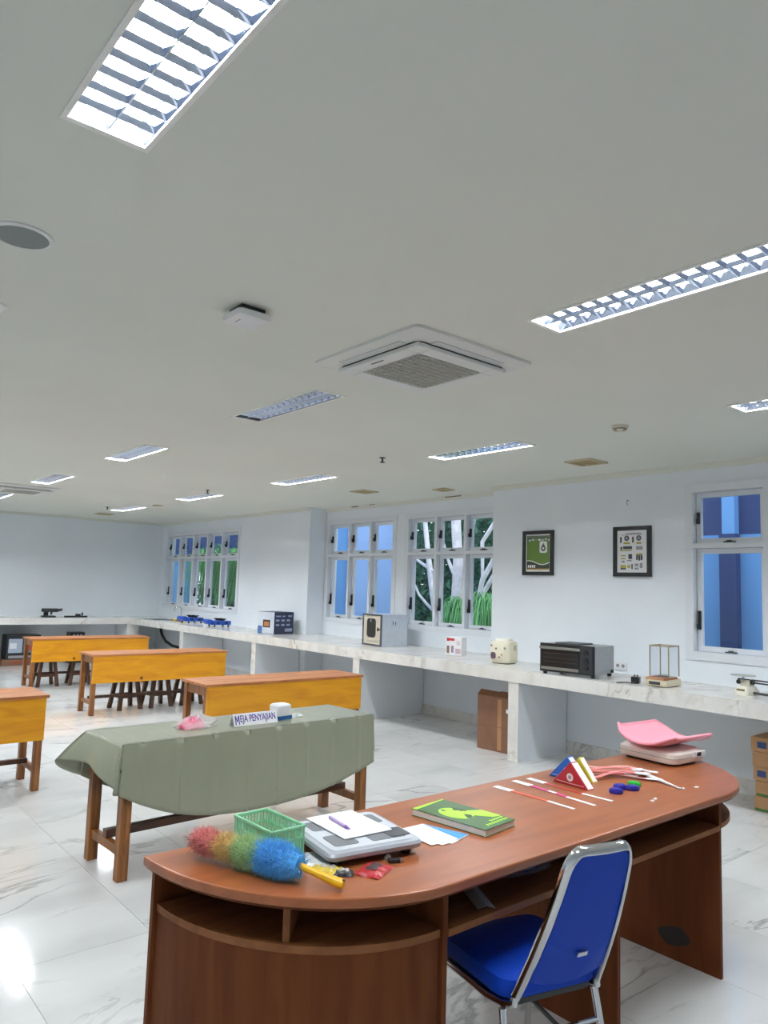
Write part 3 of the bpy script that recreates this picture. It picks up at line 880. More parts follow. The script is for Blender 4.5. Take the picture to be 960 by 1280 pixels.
# brown cartons under the window counter
t = thing('tall_carton', 'tall taped brown carton standing under the counter next to a support', 'box', (6.17, 5.31, 0), R(4))
obj('carton', MB().box(-.13, .3, -.27, .24, 0, .56), M_card, t, bevel=.006)
obj('top_flap', MB().add([(-.13, .24, .561), (-.13, -.27, .561), (-.07, -.27, .60), (-.07, .24, .615)], [(0, 1, 2, 3)]), M_card2, t, solid=.006)
obj('tape_strip', MB().box(-.1315, -.1305, -.08, -.03, .02, .54), M_tape, t)
obj('tape_strip', MB().box(-.1325, -.1318, -.26, .23, .25, .255), M_card2, t)
obj('torn_label', MB().box(-.133, -.1305, -.25, -.14, .41, .45), M_paper, t)
hb = (0, .115, .235, .345, .46, .575)
pick = [(0, 'brown carton with green edge, lowest of the stack under the counter'), (0, 'brown carton second from the floor in the stack under the counter'), (0, 'brown carton with blue print, middle of the stack under the counter'), (0, 'plain brown carton second from the top of the stack'), (0, 'brown carton with dark blue print, topmost of the stack')]
for k in range(5):
    t = thing('stacked_carton', pick[k][1], 'box', (6.42, 2.60 - .006 * (k % 2), hb[k]), R((0, 2, -1, 3, 1)[k]), 'stacked brown cartons at the right edge')
    hh = hb[k + 1] - hb[k] - .002
    obj('carton', MB().box(-.19, .19, -.15, .15 - (.02 if k < 3 else 0), 0, hh), mat('carton_tan', (176, 134, 96), .85, var=.08, scale=8), t, bevel=.004)
    if k in (0, 1): obj('green_edge', MB().box(-.192, -.1905, -.14, .12, .004, .022), mat('green_print', (70, 120, 50)), t)
    if k in (2, 4): obj('blue_mark', MB().box(-.192, -.1905, .03, .10, .03, .08), mat('blue_mark_print', (50, 70, 120)), t)

# ------------------------------------------------------------------ framed posters, nail
M_frame = mat('black_frame', (18, 18, 20), .35)
def poster(y1, y0, z0, z1, label, name='framed_poster'):
    t = thing(name, label, 'poster', (XW, (y0 + y1) / 2, z0))
    fb = MB()
    W, Hh = y1 - y0, z1 - z0
    for a0, a1, b0, b1 in plate_cells(-W / 2, W / 2, 0, Hh, [(-W / 2 + .04, W / 2 - .04, .04, Hh - .04)]): fb.box(-.028, -.0005, a0, a1, b0, b1)
    obj('frame', fb, M_frame, t)
    obj('sheet', MB().box(-.012, -.002, -W / 2 + .04, W / 2 - .04, .04, Hh - .04), M_paper, t)
    return t, W, Hh
def pr_yz(t, name, m_, y0, y1, z0, z1, off=.014):
    return obj(name, MB().box(-off, -.0121, y0, y1, z0, z1), m_, t)
t, W, Hh = poster(5.455, 5.03, 1.866, 2.367, 'black framed green poster with a white emblem panel')
G = mat('poster_green', (88, 118, 40), .5); DG = mat('poster_dark', (40, 50, 34), .5); GO = mat('poster_gold', (190, 150, 80), .5)
pr_yz(t, 'green_field', G, -W / 2 + .055, W / 2 - .055, .105, Hh - .055)
pr_yz(t, 'heading_band', mat('poster_grey_green', (80, 96, 72)), -W / 2 + .055, W / 2 - .055, Hh - .10, Hh - .055, .0143)
for k in range(7): pr_yz(t, 'heading_stroke', M_paper, .13 - k * .045 - .03, .13 - k * .045, Hh - .115 + .006 * (k % 3), Hh - .10 + .008 * (k % 2), .0146)
obj('emblem_panel', yz_plate(rrect(-.075, Hh - .185, .105, .13, .02), -.0144, -.0121), M_paper, t)
obj('emblem', yz_plate([(-.075 + .033 * math.cos(R(a)), Hh - .20 + .033 * math.sin(R(a))) for a in range(0, 360, 20)], -.0149, -.0144), mat('emblem_grey', (70, 76, 80)), t)
obj('emblem', yz_plate([(-.095, Hh - .175), (-.075, Hh - .135), (-.055, Hh - .175)], -.0149, -.0144), mat('emblem_grey', (70, 76, 80)), t)
obj('emblem', yz_plate([(-.075 + .014 * math.cos(R(a)), Hh - .20 + .014 * math.sin(R(a))) for a in range(0, 360, 30)], -.0153, -.0149), M_paper, t)
wave = [(-W / 2 + .055, .075)] + [(-W / 2 + .055 + (W - .11) * k / 12, .135 - .022 * math.sin(k / 12 * 5.2)) for k in range(13)] + [(W / 2 - .055, .075)]
obj('dark_wave', yz_plate(wave, -.0146, -.0121), DG, t)
obj('white_wave', yz_plate([(y, z + .012) for y, z in wave[1:-1]] + [(y, z + .003) for y, z in reversed(wave[1:-1])], -.0146, -.0121), M_paper, t)
pr_yz(t, 'gold_band', GO, -W / 2 + .055, W / 2 - .055, .062, .075, .0146)
for k in range(4): pr_yz(t, 'footer_letter', M_paper, .14 - k * .028 - .02, .14 - k * .028, .085, .115, .0150)

t, W, Hh = poster(4.275, 3.857, 1.862, 2.366, 'black framed white infographic poster with small dark and yellow icons')
DK = mat('icon_dark', (58, 54, 70), .5); YE = mat('icon_olive', (170, 160, 70), .5); GY = mat('icon_grey', (150, 150, 155), .5)
pr_yz(t, 'heading_line', DK, -.10, .07, Hh - .075, Hh - .068)
pr_yz(t, 'heading_line', GY, -.12, .12, Hh - .088, Hh - .082)
def icon(y, z, w, h, m_, nm='icon'): pr_yz(t, nm, m_, y - w / 2, y + w / 2, z - h / 2, z + h / 2, .0142 + random.random() * .0005)
for y, z in ((.06, .385), (-.075, .385)):
    obj('icon', yz_plate([(y + .028 * math.cos(R(a)), z + .028 * math.sin(R(a))) for a in range(0, 360, 24)], -.0143, -.0121), DK, t)
    obj('icon', yz_plate([(y + .016 * math.cos(R(a)), z + .016 * math.sin(R(a))) for a in range(0, 360, 30)], -.0147, -.0143), GY, t)
for y, z, w, h, m_ in ((.125, .37, .018, .06, DK), (-.01, .37, .018, .06, DK), (.06, .335, .07, .02, YE), (-.075, .335, .05, .02, YE), (.12, .285, .02, .03, DK), (.05, .29, .10, .03, DK), (.07, .262, .13, .012, YE), (-.08, .285, .07, .035, GY),
                       (.10, .21, .05, .012, YE), (.10, .18, .05, .012, YE), (.10, .15, .03, .02, GY), (.02, .20, .04, .05, DK), (.03, .16, .05, .012, GY), (-.08, .22, .06, .02, YE), (-.055, .19, .018, .05, DK), (-.08, .185, .018, .05, DK), (-.105, .19, .018, .05, DK),
                       (.10, .10, .06, .03, YE), (.10, .08, .06, .02, DK), (.035, .10, .035, .03, YE), (.0, .10, .015, .05, DK), (-.05, .115, .04, .03, GY), (-.10, .11, .03, .05, GY), (-.05, .08, .04, .02, GY)):
    icon(y, z, w, h, m_)
t = thing('wall_nail', 'small nail with cord stub high on the wall above the infographic poster', 'nail', (XW, 4.11, 2.63))
obj('shank', MB().cyl((0, 0, 0), (-.03, 0, .004), .004, 6), M_dark, t)
obj('cord', MB().tube([(-.028, 0, .004), (-.026, .004, -.03), (-.02, 0, -.05)], .003, 6), M_dark, t)

# ================================================================== CEILING FITTINGS
def make_light():
    t = thing('ceiling_light', 'x', 'ceiling light', (0, 0, H), 0, 'louvred ceiling lights')
    w, l = LW / 2, LL / 2
    fb = MB()
    for a0, a1, b0, b1 in plate_cells(-w, w, -l, l, [(-w + .016, w - .016, -l + .022, l - .022)]): fb.box(a0, a1, b0, b1, -.007, -.0005)
    obj('frame', fb, mat('light_frame', (250, 250, 246), .4), t)
    w2, l2, d = w - .0135, l - .0135, .055
    tb = MB()
    tb.box(-w2, w2, -l2, l2, d, d + .004).box(-w2, -w2 + .002, -l2, l2, 0, d).box(w2 - .002, w2, -l2, l2, 0, d).box(-w2, w2, -l2, -l2 + .002, 0, d).box(-w2, w2, l2 - .002, l2, 0, d)
    obj('tray', tb, mat('tray_grey', (120, 125, 132), .4), t)
    for s in (-1, 1):
        obj('reflector', MB().add([(s * (w2 - .003), -l2 + .003, .002), (s * (w2 - .003), l2 - .003, .002), (s * (w2 - .025), l2 - .003, .05), (s * (w2 - .025), -l2 + .003, .05)], [(0, 1, 2, 3)]), M_mirror, t)
    for s in (-1, 1):
        obj('tube', MB().cyl((s * .056, -l2 + .03, .033), (s * .056, l2 - .03, .033), .013, 10), M_tube_on, t, smooth=True)
    ys = l2 - .003
    obj('spine', MB().add([(-.002, -ys, .0005), (.002, -ys, .0005), (.009, -ys, .019), (-.009, -ys, .019), (-.002, ys, .0005), (.002, ys, .0005), (.009, ys, .019), (-.009, ys, .019)],
                          [(0, 1, 2, 3), (7, 6, 5, 4), (0, 4, 5, 1), (1, 5, 6, 2), (2, 6, 7, 3), (3, 7, 4, 0)]), M_mirror, t)
    n = 14
    p = 2 * (l2 - .003) / n
    bm_ = MB()
    for s in (-1, 1):
        xa, xb = sorted((s * .004, s * (w2 - .006)))
        bm_.add([(xa, -.0015, .001), (xb, -.0015, .001), (xb, .0015, .001), (xa, .0015, .001), (xa, -.010, .018), (xb, -.010, .018), (xb, .010, .018), (xa, .010, .018)],
                [(0, 3, 2, 1), (4, 5, 6, 7), (0, 1, 5, 4), (1, 2, 6, 5), (2, 3, 7, 6), (3, 0, 4, 7)])
    me = bm_.mesh('louvre_blade'); me.materials.append(M_mirror)
    for k in range(1, n):
        b = bpy.data.objects.new('louvre_blade', me); col.objects.link(b); b.parent = t
        b.location = (0, -l2 + .003 + k * p, 0)
    return t
proto = make_light()
for i, (x, y, lit, lab) in enumerate(LIGHTS):
    o = proto if i == 0 else copy_tree(proto)
    o.location = (x + LW / 2, y - LL / 2, H)
    o['label'] = lab
    if lab == OFF: o['group'] = 'ceiling lights outside the frame'
    if not lit:
        for c in o.children:
            if c.name.startswith('tube'):
                c.data = c.data.copy(); c.data.materials[0] = M_tube_off

M_ac = mat('ac_white', (222, 224, 222), .45)
def air_con(cx, cy, label):
    t = thing('ceiling_air_conditioner', label, 'air conditioner', (cx, cy, H), 0, 'cassette air conditioners')
    s = .874
    obj('panel', MB().loft([[(x, y, z) for x, y in rrect(0, 0, w, w, .04, 5)] for z, w in ((-.0005, s), (-.014, s), (-.03, s - .10))]), M_ac, t, smooth=True)
    for k in range(4):
        a = k * math.pi / 2
        v = MB().box(-.25, .25, .335, .385, -.034, -.0245)
        v.xf(Matrix.Rotation(a, 4, 'Z'))
        obj('air_vane', v, mat('vane_grey', (196, 200, 200), .5), t)
    obj('inner_shadow_gap', MB().loft([[(x, y, z) for x, y in rrect(0, 0, .66, .66, .05, 5)] for z in (-.0305, -.036)]), M_dark, t)
    ring = MB()
    q = .235
    lo = [rrect(0, 0, .69, .69, .05, 5)]
    for a0, a1, b0, b1 in plate_cells(-.33, .33, -.33, .33, [(-q, q, -q, q)]): ring.box(a0, a1, b0, b1, -.058, -.037)
    obj('grille_frame', ring, M_ac, t, bevel=.004)
    obj('filter', MB().box(-q, q, -q, q, -.045, -.040), mat('filter_dark', (24, 25, 24), .8), t)
    for k in range(17):
        x = -q + (k + .5) * 2 * q / 17
        obj('grille_bar', MB().box(x - .0035, x + .0035, -q, q, -.057, -.047), mat('grille_bar', (190, 189, 180), .5), t)
    for k in range(10):
        y = -q + (k + .5) * 2 * q / 10
        obj('grille_bar', MB().box(-q, q, y - .004, y + .004, -.0575, -.0475), mat('grille_bar', (205, 204, 196)), t)
    obj('badge', MB().box(-.30, -.29, -.02, .08, -.0595, -.0582), M_dark, t)
    return t
air_con(2.70, 2.95, 'white square ceiling cassette air conditioner in the middle of the ceiling')
air_con(2.69, 11.33, 'white ceiling cassette air conditioner far back at the left edge')

t = thing('wifi_access_point', 'white square wireless access point standing off the ceiling on a dark mount', 'access point', (1.60, 2.95, H), R(0))
obj('mount', MB().box(-.06, .06, -.06, .06, -.028, -.0005), M_black, t)
obj('housing', MB().loft([[(x, y, z) for x, y in rrect(0, 0, w, w, .025, 4)] for z, w in ((-.028, .17), (-.036, .178), (-.056, .168), (-.062, .14))]), M_white, t, smooth=True)
obj('badge', MB().box(-.05, -.045, -.025, .025, -.0632, -.0622), mat('badge_grey', (150, 150, 150)), t)
t = thing('ceiling_speaker', 'round grey ceiling speaker at the left edge of the photo', 'speaker', (.617, 2.885, H))
obj('rim', MB().lathe([(.108, -.0005), (.108, -.006), (.098, -.010), (.094, -.010), (.094, -.0005)], n=40), M_white, t, smooth=True)
obj('grille', MB().cyl((0, 0, -.001), (0, 0, -.008), .093, 40), mat('speaker_mesh', (120, 126, 126), .7), t)
t = thing('smoke_detector', 'round cream smoke detector on the ceiling right of the small lit light', 'detector', (4.78, 3.02, H))
obj('base', MB().cyl((0, 0, -.0005), (0, 0, -.018), .062, 28), mat('cream_plastic2', (226, 220, 200), .5), t, smooth=True)
obj('cap', MB().lathe([(.05, -.018), (.05, -.034), (.036, -.015), (.01, -.048)], n=28), mat('cream_plastic2', (226, 220, 200)), t, smooth=True)
obj('slot_ring', MB().cyl((0, 0, -.022), (0, 0, -.028), .0515, 28), M_dark, t)
M_vent = mat('tan_vent', (176, 160, 122), .8, var=.12, scale=20)
for lab, x, y, s in (('tan square ceiling vent before the framed posters', 5.88, 4.08, .29), ('tan square ceiling vent before the blue-view window', 5.93, 7.53, .27),
                     ('small stained ceiling patch vent near the recess', 6.42, 6.55, .2), ('grey square ceiling vent in the far corner', 4.92, 14.3, .3), ('faint small ceiling vent between the far lights', 4.92, 11.8, .13)):
    t = thing('ceiling_vent', lab, 'vent', (x, y, H), 0, 'square ceiling vents')
    fb = MB()
    for a0, a1, b0, b1 in plate_cells(-s / 2, s / 2, -s / 2, s / 2, [(-s / 2 + .02, s / 2 - .02, -s / 2 + .02, s / 2 - .02)]): fb.box(a0, a1, b0, b1, -.016, -.0005)
    obj('vent_frame', fb, mat('vent_frame', (196, 186, 158), .7), t)
    obj('vent_back', MB().box(-s / 2 + .02, s / 2 - .02, -s / 2 + .02, s / 2 - .02, -.004, -.0006), M_vent, t)
    for k in range(4):
        yy = -s / 2 + .02 + (k + .5) * (s - .04) / 4
        obj('vent_slat', MB().box(-s / 2 + .02, s / 2 - .02, yy - .008, yy + .008, -.012, -.008), M_vent, t)
for lab, x, y in (('small dark sprinkler head beyond the near air conditioner', 4.48, 5.42), ('dark sprinkler head beside the light before the five-column window', 4.53, 9.2), ('far dark sprinkler head beside the light nearest the corner', 4.48, 12.9)):
    t = thing('sprinkler_head', lab, 'sprinkler', (x, y, H), 0, 'ceiling sprinklers')
    obj('escutcheon', MB().cyl((0, 0, -.0005), (0, 0, -.008), .03, 16), mat('sprinkler_metal', (120, 116, 108), .4, .6), t)
    obj('stem', MB().cyl((0, 0, -.008), (0, 0, -.045), .009, 10), M_dark, t)
    obj('deflector', MB().cyl((0, 0, -.045), (0, 0, -.05), .026, 12), M_dark, t)
t = thing('ceiling_downlight', 'small pale ceiling fitting cut by the left photo edge below the speaker', 'downlight', (.715, 3.735, H))
obj('rim', MB().lathe([(.05, -.0005), (.05, -.006), (.042, -.010)], n=24), M_white, t, smooth=True)
obj('lens', MB().cyl((0, 0, -.0105), (0, 0, -.014), .034, 24), mat('lens_white', (245, 245, 245), .3), t)

# ================================================================== TABLES AND STOOLS
M_top = wood('table_top_wood', (146, 86, 46), (186, 122, 72), 'x', .45, 1.0, .05, 10, .3)
M_ply = wood('yellow_plywood', (204, 132, 4), (222, 154, 10), 'x', .4, 1.0, .15, 6)
M_leg = wood('leg_wood', (104, 60, 26), (146, 92, 42), 'z', .45, 1.5)
M_stool = wood('stool_wood', (54, 32, 20), (86, 52, 32), 'z', .5, 1.5)
def make_table(label):
    t = thing('student_table', label, 'table', (0, 0, 0), 0, 'yellow-fronted student tables')
    L, D, HT = .915, .265, .74
    obj('top_plank', MB().box(-L, L, -D, -.002, HT - .024, HT), M_top, t, bevel=.003)
    obj('top_plank', MB().box(-L, L, .002, D, HT - .024, HT), M_top, t, bevel=.003)
    for x in (-.865, .865):
        for y in (-.205, .205):
            obj('leg', MB().box(x - .027, x + .027, y - .03, y + .03, 0, HT - .0245), M_leg, t, bevel=.003)
        obj('side_rail', MB().box(x - .015, x + .015, -.174, .174, HT - .115, HT - .0245), M_leg, t)
        obj('side_stretcher', MB().box(x - .015, x + .015, -.174, .174, .13, .175), M_leg, t)
    obj('long_stretcher', MB().box(-.85, .85, -.02, .02, .176, .212), M_stool, t)
    obj('front_panel', MB().box(-.895, .895, -.255, -.2355, .39, HT - .0245), M_ply, t, bevel=.002)
    obj('back_apron', MB().box(-.837, .837, .19, .215, HT - .10, HT - .0245), M_leg, t)
    obj('knot', MB().cyl((-.28, -.2552, .43), (-.28, -.2558, .43), .022, 10), mat('knot_brown', (120, 66, 10)), t)
    return t
tp = make_table('x')
for i, (x, y, rz, lab) in enumerate(((4.085, 6.51, 0, 'yellow-fronted wooden table just behind the cloth-covered table'),
                                     (4.08, 9.52, R(-0.5), 'yellow-fronted wooden table in the middle row with three dark stools'),
                                     (4.08, 12.19, R(-0.5), 'yellow-fronted wooden table farthest back, before the far counter'),
                                     (0.91, 6.515, 0, 'yellow-fronted wooden table cut by the left photo edge'))):
    o = tp if i == 0 else copy_tree(tp)
    o.location = (x, y, 0); o.rotation_euler = (0, 0, rz); o['label'] = lab

def make_stool():
    t = thing('wooden_stool', 'x', 'stool', (0, 0, 0), 0, 'dark wooden stools')
    obj('seat', MB().cyl((0, 0, .425), (0, 0, .455), .15, 28), M_stool, t, smooth=True, bevel=.004)
    for sx in (-1, 1):
        for sy in (-1, 1):
            obj('leg', MB().beam((sx * .145, sy * .145, 0), (sx * .09, sy * .09, .4245), .046, .046), M_stool, t)
    for s in (-1, 1):
        obj('rail', MB().box(-.10, .10, s * .122 - .010, s * .122 + .010, .15, .185), M_stool, t)
        obj('rail', MB().box(s * .122 - .010, s * .122 + .010, -.10, .10, .15, .185), M_stool, t)
    return t
sp_ = make_stool()
STOOLS = [(3.76, 9.66, 'dark stool under the middle table, nearest its left end'), (4.18, 9.66, 'dark stool under the middle table, second from its left end'), (4.63, 9.67, 'dark stool under the middle table, third from its left end'),
          (3.47, 12.22, 'dark stool under the farthest table, at its left end'), (3.97, 12.22, 'dark stool under the farthest table, right of another stool'),
          (3.56, 6.63, 'dark stool under the left end of the table behind the cloth-covered one'), (1.40, 6.66, 'dark stool under the table cut by the left photo edge')]
for i, (x, y, lab) in enumerate(STOOLS):
    o = sp_ if i == 0 else copy_tree(sp_)
    o.location = (x, y, 0); o.rotation_euler = (0, 0, R(random.uniform(-6, 6))); o['label'] = lab

# ------------------------------------------------------------------ serving table and its cloth
SX, SY, SR = 2.545, 4.455, R(3.0)
t = thing('serving_table', 'long narrow wooden table standing under the sage green cloth', 'table', (SX, SY, 0), SR)
M_leg2 = wood('serving_leg_wood', (96, 54, 20), (150, 92, 34), 'z', .4, 1.5)
obj('table_top', MB().box(-.93, .93, -.245, .245, .715, .745), M_top, t)
for x in (-.885, .885):
    for y in (-.21, .21):
        obj('leg', MB().box(x - .03, x + .03, y - .03, y + .03, 0, .7145), M_leg2, t, bevel=.003)
    obj('end_stretcher', MB().box(x - .018, x + .018, -.179, .179, .13, .18), M_leg2, t)
    obj('end_rail', MB().box(x - .018, x + .018, -.179, .179, .63, .714), M_leg2, t)
obj('long_stretcher', MB().box(-.90, .90, -.025, .025, .181, .225), wood('dark_stretcher', (66, 36, 20), (92, 54, 30), 'x', .4), t)

M_cloth = mat('sage_cloth', (144, 146, 125), .35, var=.03, scale=5, bump=.04, bscale=35)
tc_ = thing('tablecloth', 'glossy sage green cloth with fold creases draped over the serving table', 'tablecloth', (SX, SY, .7455), SR)
TZ = .0025
LC, DC = .945, .262
def hem(u):      # drop of the long sides
    s = abs(u + .04) / 1.0
    return (.49 - .25 * s ** 2.6) if u < -.04 else (.49 - .14 * s ** 2.4)
def crease(x):
    k = (x + 5) / .232
    d = abs(k - round(k)) * .232
    return max(0, 1 - d / .016)
NU = 150
def side(sgn):
    def fn(a, b):
        x = -LC + 2 * LC * a
        d = hem(x / LC) * b
        y = sgn * (DC + .004 * min(1, b * 12) + .012 * b + .010 * b * math.sin(x * 4.1 + 1) + .010 * crease(x) * min(1, b * 6))
        ex = x + (.012 * b * (1 if x > 0 else -1) * max(0, abs(x) / LC - .8) * 5)
        return (ex, y, TZ - d - .003 * crease(x) * (1 if b == 0 else 0))
    return fn
cm = MB()
cm.grid(lambda a, b: (-LC + 2 * LC * a, -DC + 2 * DC * b, TZ + .0015 * crease(-LC + 2 * LC * a) + (.001 * math.sin(a * 40) * math.sin(b * 7))), NU, 10)
cm.grid(side(-1), NU, 14)
cm.grid(side(1), NU, 14)
def end(sgn):
    def fn(a, b):
        y = -DC + 2 * DC * a
        if sgn < 0:
            d = (.235 - .06 * math.sin(math.pi * a)) * b * (1 - .25 * a)
            out = (.03 + .10 * a ** 1.5 + .03 * math.sin(a * 6.5)) * b + .008 * math.sin(b * 3.1)
            yy = y + .10 * b * a ** 3
        else:
            d = .26 * b; out = (.02 + .02 * math.sin(a * 6)) * b; yy = y
        return (sgn * (LC + out), yy, TZ - d)
    return fn
cm.grid(end(-1), 16, 12); cm.grid(end(1), 16, 12)
# folded corner at the left back: gathers the end flap to the back skirt
def corner(sy):
    def fn(a, b):
        p0 = Vector(side(sy)(0, b)); q0 = Vector(end(-1)(1 if sy > 0 else 0, b))
        p = p0.lerp(q0, a)
        n = Vector((-.7, sy * .7, 0)) * (.05 * b * math.sin(math.pi * a))
        return tuple(p + n)
    return fn
cm.grid(corner(1), 8, 12); cm.grid(corner(-1), 6, 12)
obj('cloth_sheet', cm, M_cloth, tc_, smooth=True, solid=.002, weld=True)

CZ_ = .7505
def sv(x, y):   # serving-table frame to world
    return (SX + x * math.cos(SR) - y * math.sin(SR), SY + x * math.sin(SR) + y * math.cos(SR), CZ_)
t = thing('name_sign', 'white folded tent sign reading MEJA PENYAJIAN in purple letters', 'sign', (2.56, 4.335, CZ_ + .0005), R(2))
obj('sign_board', MB().beam((0, -.03, 0), (0, -.002, .074), .003, .335, (1, 0, 0)).beam((0, .03, 0), (0, .002, .074), .003, .335, (1, 0, 0)), M_paper, t)
tx = text_mb('EJA PENYAJIAN', .058, .0004)
xs = [v[0] for v in tx.v]; ys = [v[1] for v in tx.v]
kx = .268 / (max(xs) - min(xs)); ky = .058 / (max(ys) - min(ys))
my = (max(ys) + min(ys)) / 2; mx_ = (max(xs) + min(xs)) / 2
tx.v = [((x - mx_) * kx, (y - my) * ky, z) for x, y, z in tx.v]
tx.v = [(x + .0185, y, z) for x, y, z in tx.v]
for (x0, x1, x2, x3) in ((0, .0065, .0065, 0), (.0255, .032, .032, .0255), (.001, .0075, .0192, .0132), (.0245, .031, .0188, .0128)):   # the capital M
    yb, yt = (-.029, .029) if x0 in (0, .0255) else (.029, -.012)
    ps = [(-.1545 + x0, yb), (-.1545 + x1, yb), (-.1545 + x2, yt), (-.1545 + x3, yt)]
    tx.add([(x, y, .0004 + (.0001 if x0 in (0, .0255) else 0)) for x, y in ps], [(0, 1, 2, 3) if yb < yt else (3, 2, 1, 0)])
ang = math.atan2(.074, .028)
tx.xf(Matrix.Translation((0, -.0180, .0375)) @ Matrix.Rotation(ang, 4, 'X'))
obj('lettering', tx, mat('purple_ink', (72, 44, 150), .5), t)
t = thing('tissue_tub', 'white tub with a blue band behind the tent sign', 'tub', (2.80, 4.40, CZ_), R(8))
obj('tub', MB().loft([[(x, y, z) for x, y in rrect(0, 0, w, w * .9, .02, 4)] for z, w in ((0, .115), (.07, .12), (.095, .12), (.105, .10))]), M_paper, t, smooth=True)
bl = MB()
for a0, a1, b0, b1 in plate_cells(-.061, .061, -.055, .055, [(-.0595, .0595, -.0535, .0535)]): bl.box(a0, a1, b0, b1, .004, .03)
obj('blue_band', bl, mat('teal_blue_print', (24, 92, 150), .4), t)
def lumps(name, c, rad, m_, parent, seed, nu=18, nv=10, amp=.35):
    rnd = random.Random(seed)
    ph = [rnd.uniform(0, 6) for _ in range(8)]
    def fn(a, b):
        th = 2 * math.pi * a; f = math.pi / 2 * b
        k = 1 + amp * (math.sin(3 * th + ph[0]) * math.sin(5 * f + ph[1]) * .5 + math.sin(7 * th + ph[2]) * math.cos(4 * f + ph[3]) * .3)
        return (c[0] + rad[0] * k * math.cos(th) * math.cos(f), c[1] + rad[1] * k * math.sin(th) * math.cos(f), c[2] + rad[2] * (1 + .4 * math.sin(5 * th + ph[4])) * math.sin(f))
    return obj(name, MB().grid(fn, nu, nv), m_, parent, smooth=False)
t = thing('plastic_bag', 'clear plastic bag with bright pink contents on the serving table', 'bag', (2.20, 4.43, CZ_), R(5))
lumps('pink_contents', (-.04, 0, 0), (.085, .06, .05), mat('bright_pink', (248, 128, 160), .5), t, 3)
lumps('clear_film', (.0, 0, 0), (.15, .075, .06), film('film_plastic', (245, 240, 242), .35), t, 5)
t = thing('crumpled_wrapper', 'small crumpled clear wrapper right of the white tub', 'wrapper', (2.96, 4.44, CZ_), R(10))
lumps('film', (0, 0, 0), (.06, .04, .018), mat('milky_film', (215, 220, 215), .25), t, 9)

# ================================================================== THE CURVED DESK
DZ = .80
M_desk = wood('desk_top_wood', (138, 76, 41), (160, 92, 52), 'x', .34, .7, .12, 7)
M_desk2 = wood('desk_panel_wood', (92, 48, 24), (108, 60, 32), 'z', .6, .8, 0, 8, .12)
M_lip = wood('desk_shelf_wood', (122, 76, 46), (140, 90, 56), 'x', .6, .8, 0, 10, .2)
dk = thing('curved_desk', 'large reddish brown demonstration desk with rounded ends and open shelf', 'desk', (2.5, 1.97, 0))
YBK, YFR = 2.335, 1.605
XA, XB = 1.66, 3.40
def desk_outline(inset=0.0, n=20):
    ry = YBK - YFR - inset; ra = XA - 1.0 - inset; rb = 4.02 - XB - inset
    pts = [(XA - ra * math.cos(R(a)), YBK - ry * math.sin(R(a))) for a in [90 * k / n for k in range(n + 1)]]
    pts += [(XB + rb * math.sin(R(a)), YBK - ry * math.cos(R(a))) for a in [90 * k / n for k in range(n + 1)]]
    return pts
obj('desk_top', MB().prism(desk_outline(), DZ - .030, DZ), M_desk, dk, world=True, bevel=.006, seg=2)
obj('under_moulding', MB().prism(desk_outline(.014), DZ - .040, DZ - .0302), M_desk2, dk, world=True)
def quarter(x0, rx, ry, sgn, n=18):
    return [(x0, YBK - .03), *[(x0 + sgn * rx * math.cos(R(90 * k / n)), YBK - .03 - ry * math.sin(R(90 * k / n))) for k in range(n + 1)]]
q = quarter(XA - .012, .605, .655, -1)
SH = .655
obj('end_shelf', MB().prism(list(reversed(q)), SH - .022, SH), M_lip, dk, world=True)
arc_o = q[1:]; arc_i = [(XA - .012 + (x - XA + .012) * .965, YBK - .03 + (y - YBK + .03) * .965) for x, y in arc_o]
obj('curved_panel', MB().prism(arc_o + arc_i[::-1], 0, SH - .0225), M_desk2, dk, world=True)
obj('back_panel', MB().box(1.03, XA - .012, YBK - .029, YBK - .01, 0, DZ - .0405), M_desk2, dk, world=True)
a_ = R(46)
px_, py_ = XA - .012 - .60 * math.cos(a_), YBK - .03 - .63 * math.sin(a_)
obj('shelf_divider', MB().beam((XA - .12, YBK - .15, (SH + DZ - .04) / 2 + .0005), (px_, py_, (SH + DZ - .04) / 2 + .0005), .02, DZ - .042 - SH), M_lip, dk, world=True)
for nm, x in (('side_panel', XA), ('middle_panel', 2.585), ('side_panel', 3.395)):
    obj(nm, MB().box(x - .010, x + .010, YFR + .035, YBK - .03, 0, DZ - .0405), M_desk2, dk, world=True)
for x0, x1 in ((XA + .0105, 2.5745), (2.5955, 3.3845)):
    obj('shelf', MB().box(x0, x1, YFR + .03, YBK - .035, SH - .022, SH), M_lip, dk, world=True)
    obj('shelf_back', MB().box(x0, x1, YBK - .034, YBK - .02, SH - .022, DZ - .0405), M_desk2, dk, world=True)
q2 = [(3.4055, YBK - .03), *[(3.4055 + .56 * math.sin(R(90 * k / 18)), YBK - .03 - .655 * math.cos(R(90 * k / 18))) for k in range(19)]]
obj('end_shelf', MB().prism(q2, SH - .022, SH), M_lip, dk, world=True)
obj('back_panel', MB().box(3.4055, 3.96, YBK - .029, YBK - .01, SH - .022, DZ - .0405), M_desk2, dk, world=True)
stn = [(0, 1.86 + .075 * math.cos(R(a)) + .012 * math.sin(R(3 * a)), .105 + .045 * math.sin(R(a)) + .05 * math.cos(R(a)) * -.3) for a in range(0, 360, 20)]
obj('dark_stain', MB().add([(3.3848, y, z) for _, y, z in stn], [tuple(range(len(stn)))]), mat('stain_black', (44, 34, 30), .8), dk, world=True)

